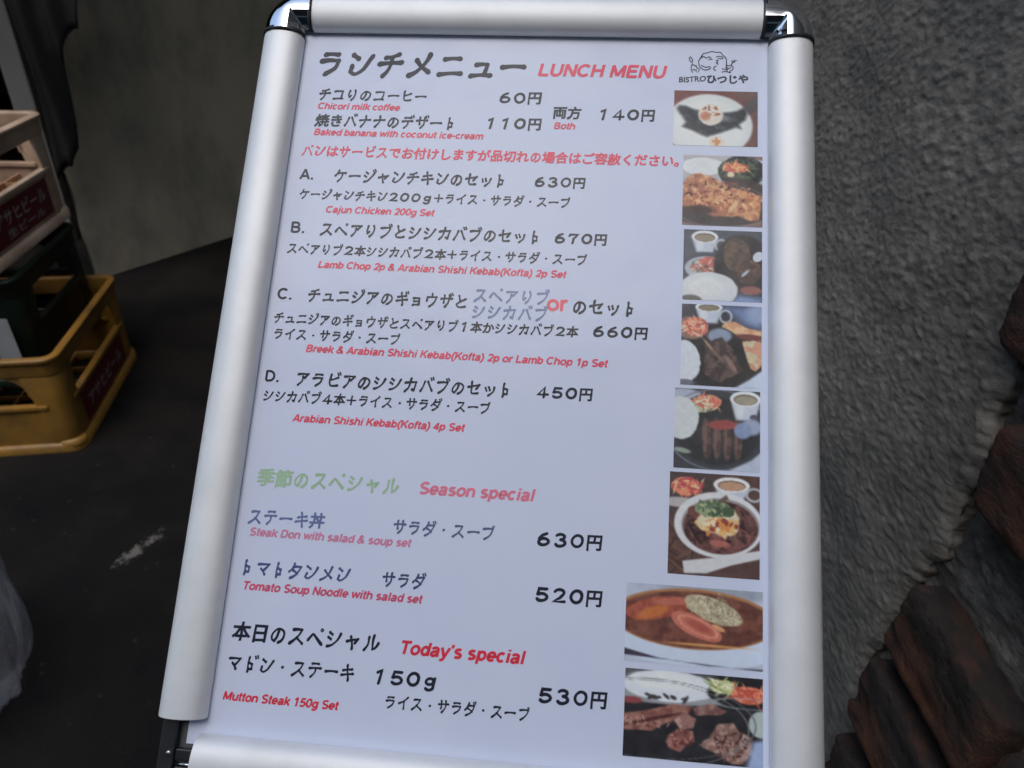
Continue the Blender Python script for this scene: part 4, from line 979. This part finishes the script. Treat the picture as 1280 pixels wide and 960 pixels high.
def t6(T):
    T.poly([(0, 0), (.5, 0), (.5, .3), (0, .4)], (84, 72, 74), soft=.1); T.strands(.15, .75, .2, .2, 16, [(120, 86, 78), (84, 62, 60)], .012, (.1, .2))
    T.ell(.12, .3, .2, .05, (176, 170, 176), soft=.3); T.ell(.18, .14, .17, .09, (198, 92, 92), warp=.15, col2=(224, 150, 112)); T.strands(.2, .14, .17, .08, 34, [(226, 130, 104), (190, 74, 84), (222, 186, 140)], .01)
    cup(T, .69, .10, .2, .075, .16, (190, 146, 122), (218, 214, 222))
    T.ell(.55, .5, .49, .32, (206, 205, 214), soft=.03); T.ell(.57, .51, .43, .27, (150, 140, 146), soft=.04); T.ell(.57, .525, .41, .26, (84, 58, 60), soft=.05, var=20, col2=(118, 80, 78), sc=18)
    T.strands(.57, .55, .32, .2, 44, [(130, 92, 90), (64, 46, 50), (150, 84, 88), (104, 72, 66)], .014, (.03, .09)); T.ringe(.75, .62, .14, .09, .12, (158, 92, 96)); T.ell(.28, .38, .08, .06, (120, 80, 74), warp=.2)
    T.poly([(.3, .5), (.36, .36), (.5, .32), (.7, .34), (.78, .42), (.76, .55), (.62, .64), (.5, .6), (.38, .58)], (212, 196, 170), warp=.08, var=12, col2=(220, 170, 108)); T.ell(.55, .5, .14, .06, (214, 140, 78), warp=.25, soft=.3); T.spots(.55, .52, .2, .09, 26, [(226, 206, 180), (214, 134, 70), (150, 72, 66)])
    T.ell(.5, .35, .2, .08, (104, 124, 100), warp=.2, col2=(150, 160, 126), sc=20); T.ell(.65, .37, .07, .05, (78, 100, 80), warp=.2); T.spots(.5, .35, .18, .09, 30, [(78, 98, 76), (172, 176, 140), (96, 116, 90)]); T.poly([(.55, .26), (.63, .2), (.66, .24), (.6, .28)], (110, 96, 84))
    T.ell(.56, .68, .1, .035, (176, 104, 96), soft=.4, warp=.2); T.poly([(.16, .87), (.5, .82), (1.02, .72), (1.02, .8), (.7, .88), (.42, .975), (.18, .985)], (200, 198, 208), soft=.012, var=6)
def t7(T):
    T.ell(.7, .02, .4, .14, (150, 156, 176), soft=.4); T.ell(.5, .62, .72, .4, (192, 202, 230), soft=.04, var=4); T.ell(.5, .41, .60, .385, (176, 122, 84), soft=.03, var=10); T.ell(.5, .42, .575, .36, (108, 66, 60), soft=.06, var=14, col2=(130, 80, 70))
    T.ell(.24, .3, .25, .14, (176, 92, 76), rot=-12, warp=.06, var=16, col2=(158, 78, 66)); T.ell(.2, .36, .13, .07, (196, 112, 66), rot=-20, soft=.5); T.ell(.37, .2, .17, .05, (186, 104, 90), rot=-5, soft=.3)
    T.ell(.64, .28, .22, .15, (170, 156, 132), rot=18, warp=.08, var=16, col2=(198, 184, 156), sc=26)
    g = np.random.default_rng(4)
    for _ in range(26): T.ringe(.64 + g.uniform(-.14, .14), .28 + g.uniform(-.08, .08), g.uniform(.03, .09), g.uniform(.02, .06), .10, [(206, 192, 164), (120, 106, 92), (190, 176, 146)][g.integers(3)], rot=g.uniform(0, 90))
    T.ell(.52, .5, .2, .13, (198, 112, 96), rot=22, warp=.05, var=14); T.ringe(.53, .5, .15, .085, .12, (222, 150, 128), rot=22); T.ell(.54, .5, .1, .05, (176, 88, 78), rot=22, soft=.5); T.ell(.68, .5, .05, .03, (214, 150, 110), rot=22)
    T.poly([(-.02, .83), (.25, .93), (.6, .985), (1.02, .975), (1.02, 1.0), (-.02, .92)], (72, 66, 84), soft=.012); T.ell(.6, .73, .3, .015, (214, 150, 90), soft=.8)
def t8(T):
    T.poly([(0, 0), (.6, 0), (.6, .1), (0, .2)], (130, 128, 140), soft=.2); T.ell(.3, .3, .42, .08, (150, 152, 160), soft=.2); T.ell(.32, .17, .34, .18, (208, 212, 228), warp=.05, var=6); T.ell(.3, .12, .25, .1, (218, 220, 230), soft=.7); T.spots(.3, .3, .2, .02, 10, [(70, 66, 70)], (.01, .03))
    T.ell(.85, .2, .25, .14, (46, 46, 50), soft=.1); T.ell(.72, .13, .11, .08, (176, 178, 122), warp=.2, col2=(206, 204, 160)); T.strands(.72, .12, .1, .06, 16, [(196, 200, 140), (140, 150, 96), (226, 220, 190)], .012); T.ell(.9, .2, .13, .1, (212, 106, 84), warp=.12, col2=(226, 138, 108)); T.strands(.9, .2, .11, .08, 18, [(230, 130, 100), (196, 84, 72)], .012)
    T.ringe(.9, .3, .25, .06, .15, (150, 152, 162)); T.ell(.99, .52, .09, .15, (168, 178, 180), soft=.1)
    T.ell(.05, .36, .08, .04, (150, 74, 82), soft=.4)
    T.poly([(-.02, .52), (.2, .45), (.35, .37), (.5, .38), (.46, .5), (.3, .6), (.2, .69), (-.02, .7)], (136, 86, 80), warp=.03, var=22, col2=(162, 112, 104), sc=20); T.ell(.2, .56, .22, .02, (86, 52, 54), rot=-15, soft=.5)
    T.poly([(.5, .4), (.62, .32), (.75, .4), (.7, .44), (.52, .48)], (128, 88, 86), warp=.04, var=18, col2=(160, 122, 118)); T.poly([(.36, .55), (.44, .46), (.52, .52), (.5, .62), (.4, .64)], (150, 106, 102), warp=.04, var=20, col2=(186, 150, 146))
    T.poly([(.33, .72), (.4, .64), (.5, .66), (.52, .78), (.46, .8), (.4, .9), (.33, .86), (.31, .8)], (134, 82, 78), warp=.04, var=22, col2=(166, 110, 104)); T.poly([(.54, .8), (.62, .72), (.68, .56), (.8, .53), (.84, .62), (.92, .68), (.93, .85), (.86, .98), (.78, .99), (.66, .88)], (136, 100, 94), warp=.05, var=26, col2=(172, 134, 126), sc=24)
    T.spots(.15, .58, .2, .07, 40, [(172, 126, 118), (112, 66, 64), (190, 146, 136)], (.006, .014)); T.spots(.42, .75, .08, .1, 24, [(186, 134, 126), (104, 58, 58)], (.006, .014)); T.spots(.78, .78, .14, .16, 60, [(84, 56, 58), (186, 150, 142), (110, 76, 74)], (.008, .02)); T.poly([(.93, .72), (1.02, .68), (1.02, 1.02), (.88, 1.02)], (150, 166, 208), soft=.05)
    T.ringe(.2, .55, .75, .45, .015, (112, 112, 120)); T.ringe(.2, .6, .7, .48, .012, (140, 140, 146))
TILES = [((843, 113), (947, 184), t1, (126, 74, 72)), ((854.5, 193.5), (953, 284.5), t2, (132, 106, 108)), ((855, 286.5), (952.5, 378.5), t3, (78, 80, 92)),
         ((852.5, 379.5), (952, 486), t4, (74, 74, 86)), ((844, 484.5), (950, 591), t5, (76, 74, 80)), ((837.5, 589), (949.5, 725), t6, (98, 74, 72)),
         ((783.5, 727.5), (953.5, 840), t7, (176, 182, 208)), ((782, 834.5), (953.5, 961), t8, (52, 50, 56))]
names = ['black banana dessert with ice cream', 'cajun chicken', 'cup, salad, rice and meat', 'cup, salad and pastries', 'skewers with rice and cup', 'steak bowl with greens', 'tomato noodle soup', 'mutton steak pieces with rice']
for k_, ((x0, y0), (x1, y1), fn, bgc) in enumerate(TILES):
    a, c_ = uv(x0, y0), uv(x1, y1)
    w_, h_ = c_[0] - a[0], c_[1] - a[1]
    nx = 110 if k_ < 6 else 150; ny = max(20, int(nx * h_ / w_))
    T = Tile(nx, ny, bgc, k_ + 1); fn(T)
    # light print blur
    C = T.C
    for _ in range(1):
        Cp = np.pad(C, ((1, 1), (1, 1), (0, 0)), 'edge'); C = (Cp[:-2, 1:-1] + Cp[2:, 1:-1] + Cp[1:-1, :-2] + Cp[1:-1, 2:] + 3 * C) / 7
    C = 118 + (C - 118) * 1.06 - 10; C = C * .84 + C.mean(-1, keepdims=True) * .16; C = np.clip(C, 20, 222)
    U, V = np.meshgrid(np.linspace(a[0], c_[0], nx), np.linspace(a[1], c_[1], ny))
    pts = (PANEL_O - STAND + U.ravel()[:, None] * P1 + V.ravel()[:, None] * P2 + HP * 1.2 * PN)
    ids = np.arange(nx * ny).reshape(ny, nx)
    fc = np.stack([ids[:-1, :-1], ids[1:, :-1], ids[1:, 1:], ids[:-1, 1:]], -1).reshape(-1, 4)
    o = mesh_obj('food_photograph', pts, fc, M['photo'], poster)
    o['label'] = 'printed picture of ' + names[k_]
    ca = o.data.color_attributes.new('print', 'FLOAT_COLOR', 'POINT')
    alb = np.ones((nx * ny, 4)); alb[:, :3] = np.clip(print_alb(C.reshape(-1, 3)), 0, 1)
    ca.data.foreach_set('color', alb.ravel())
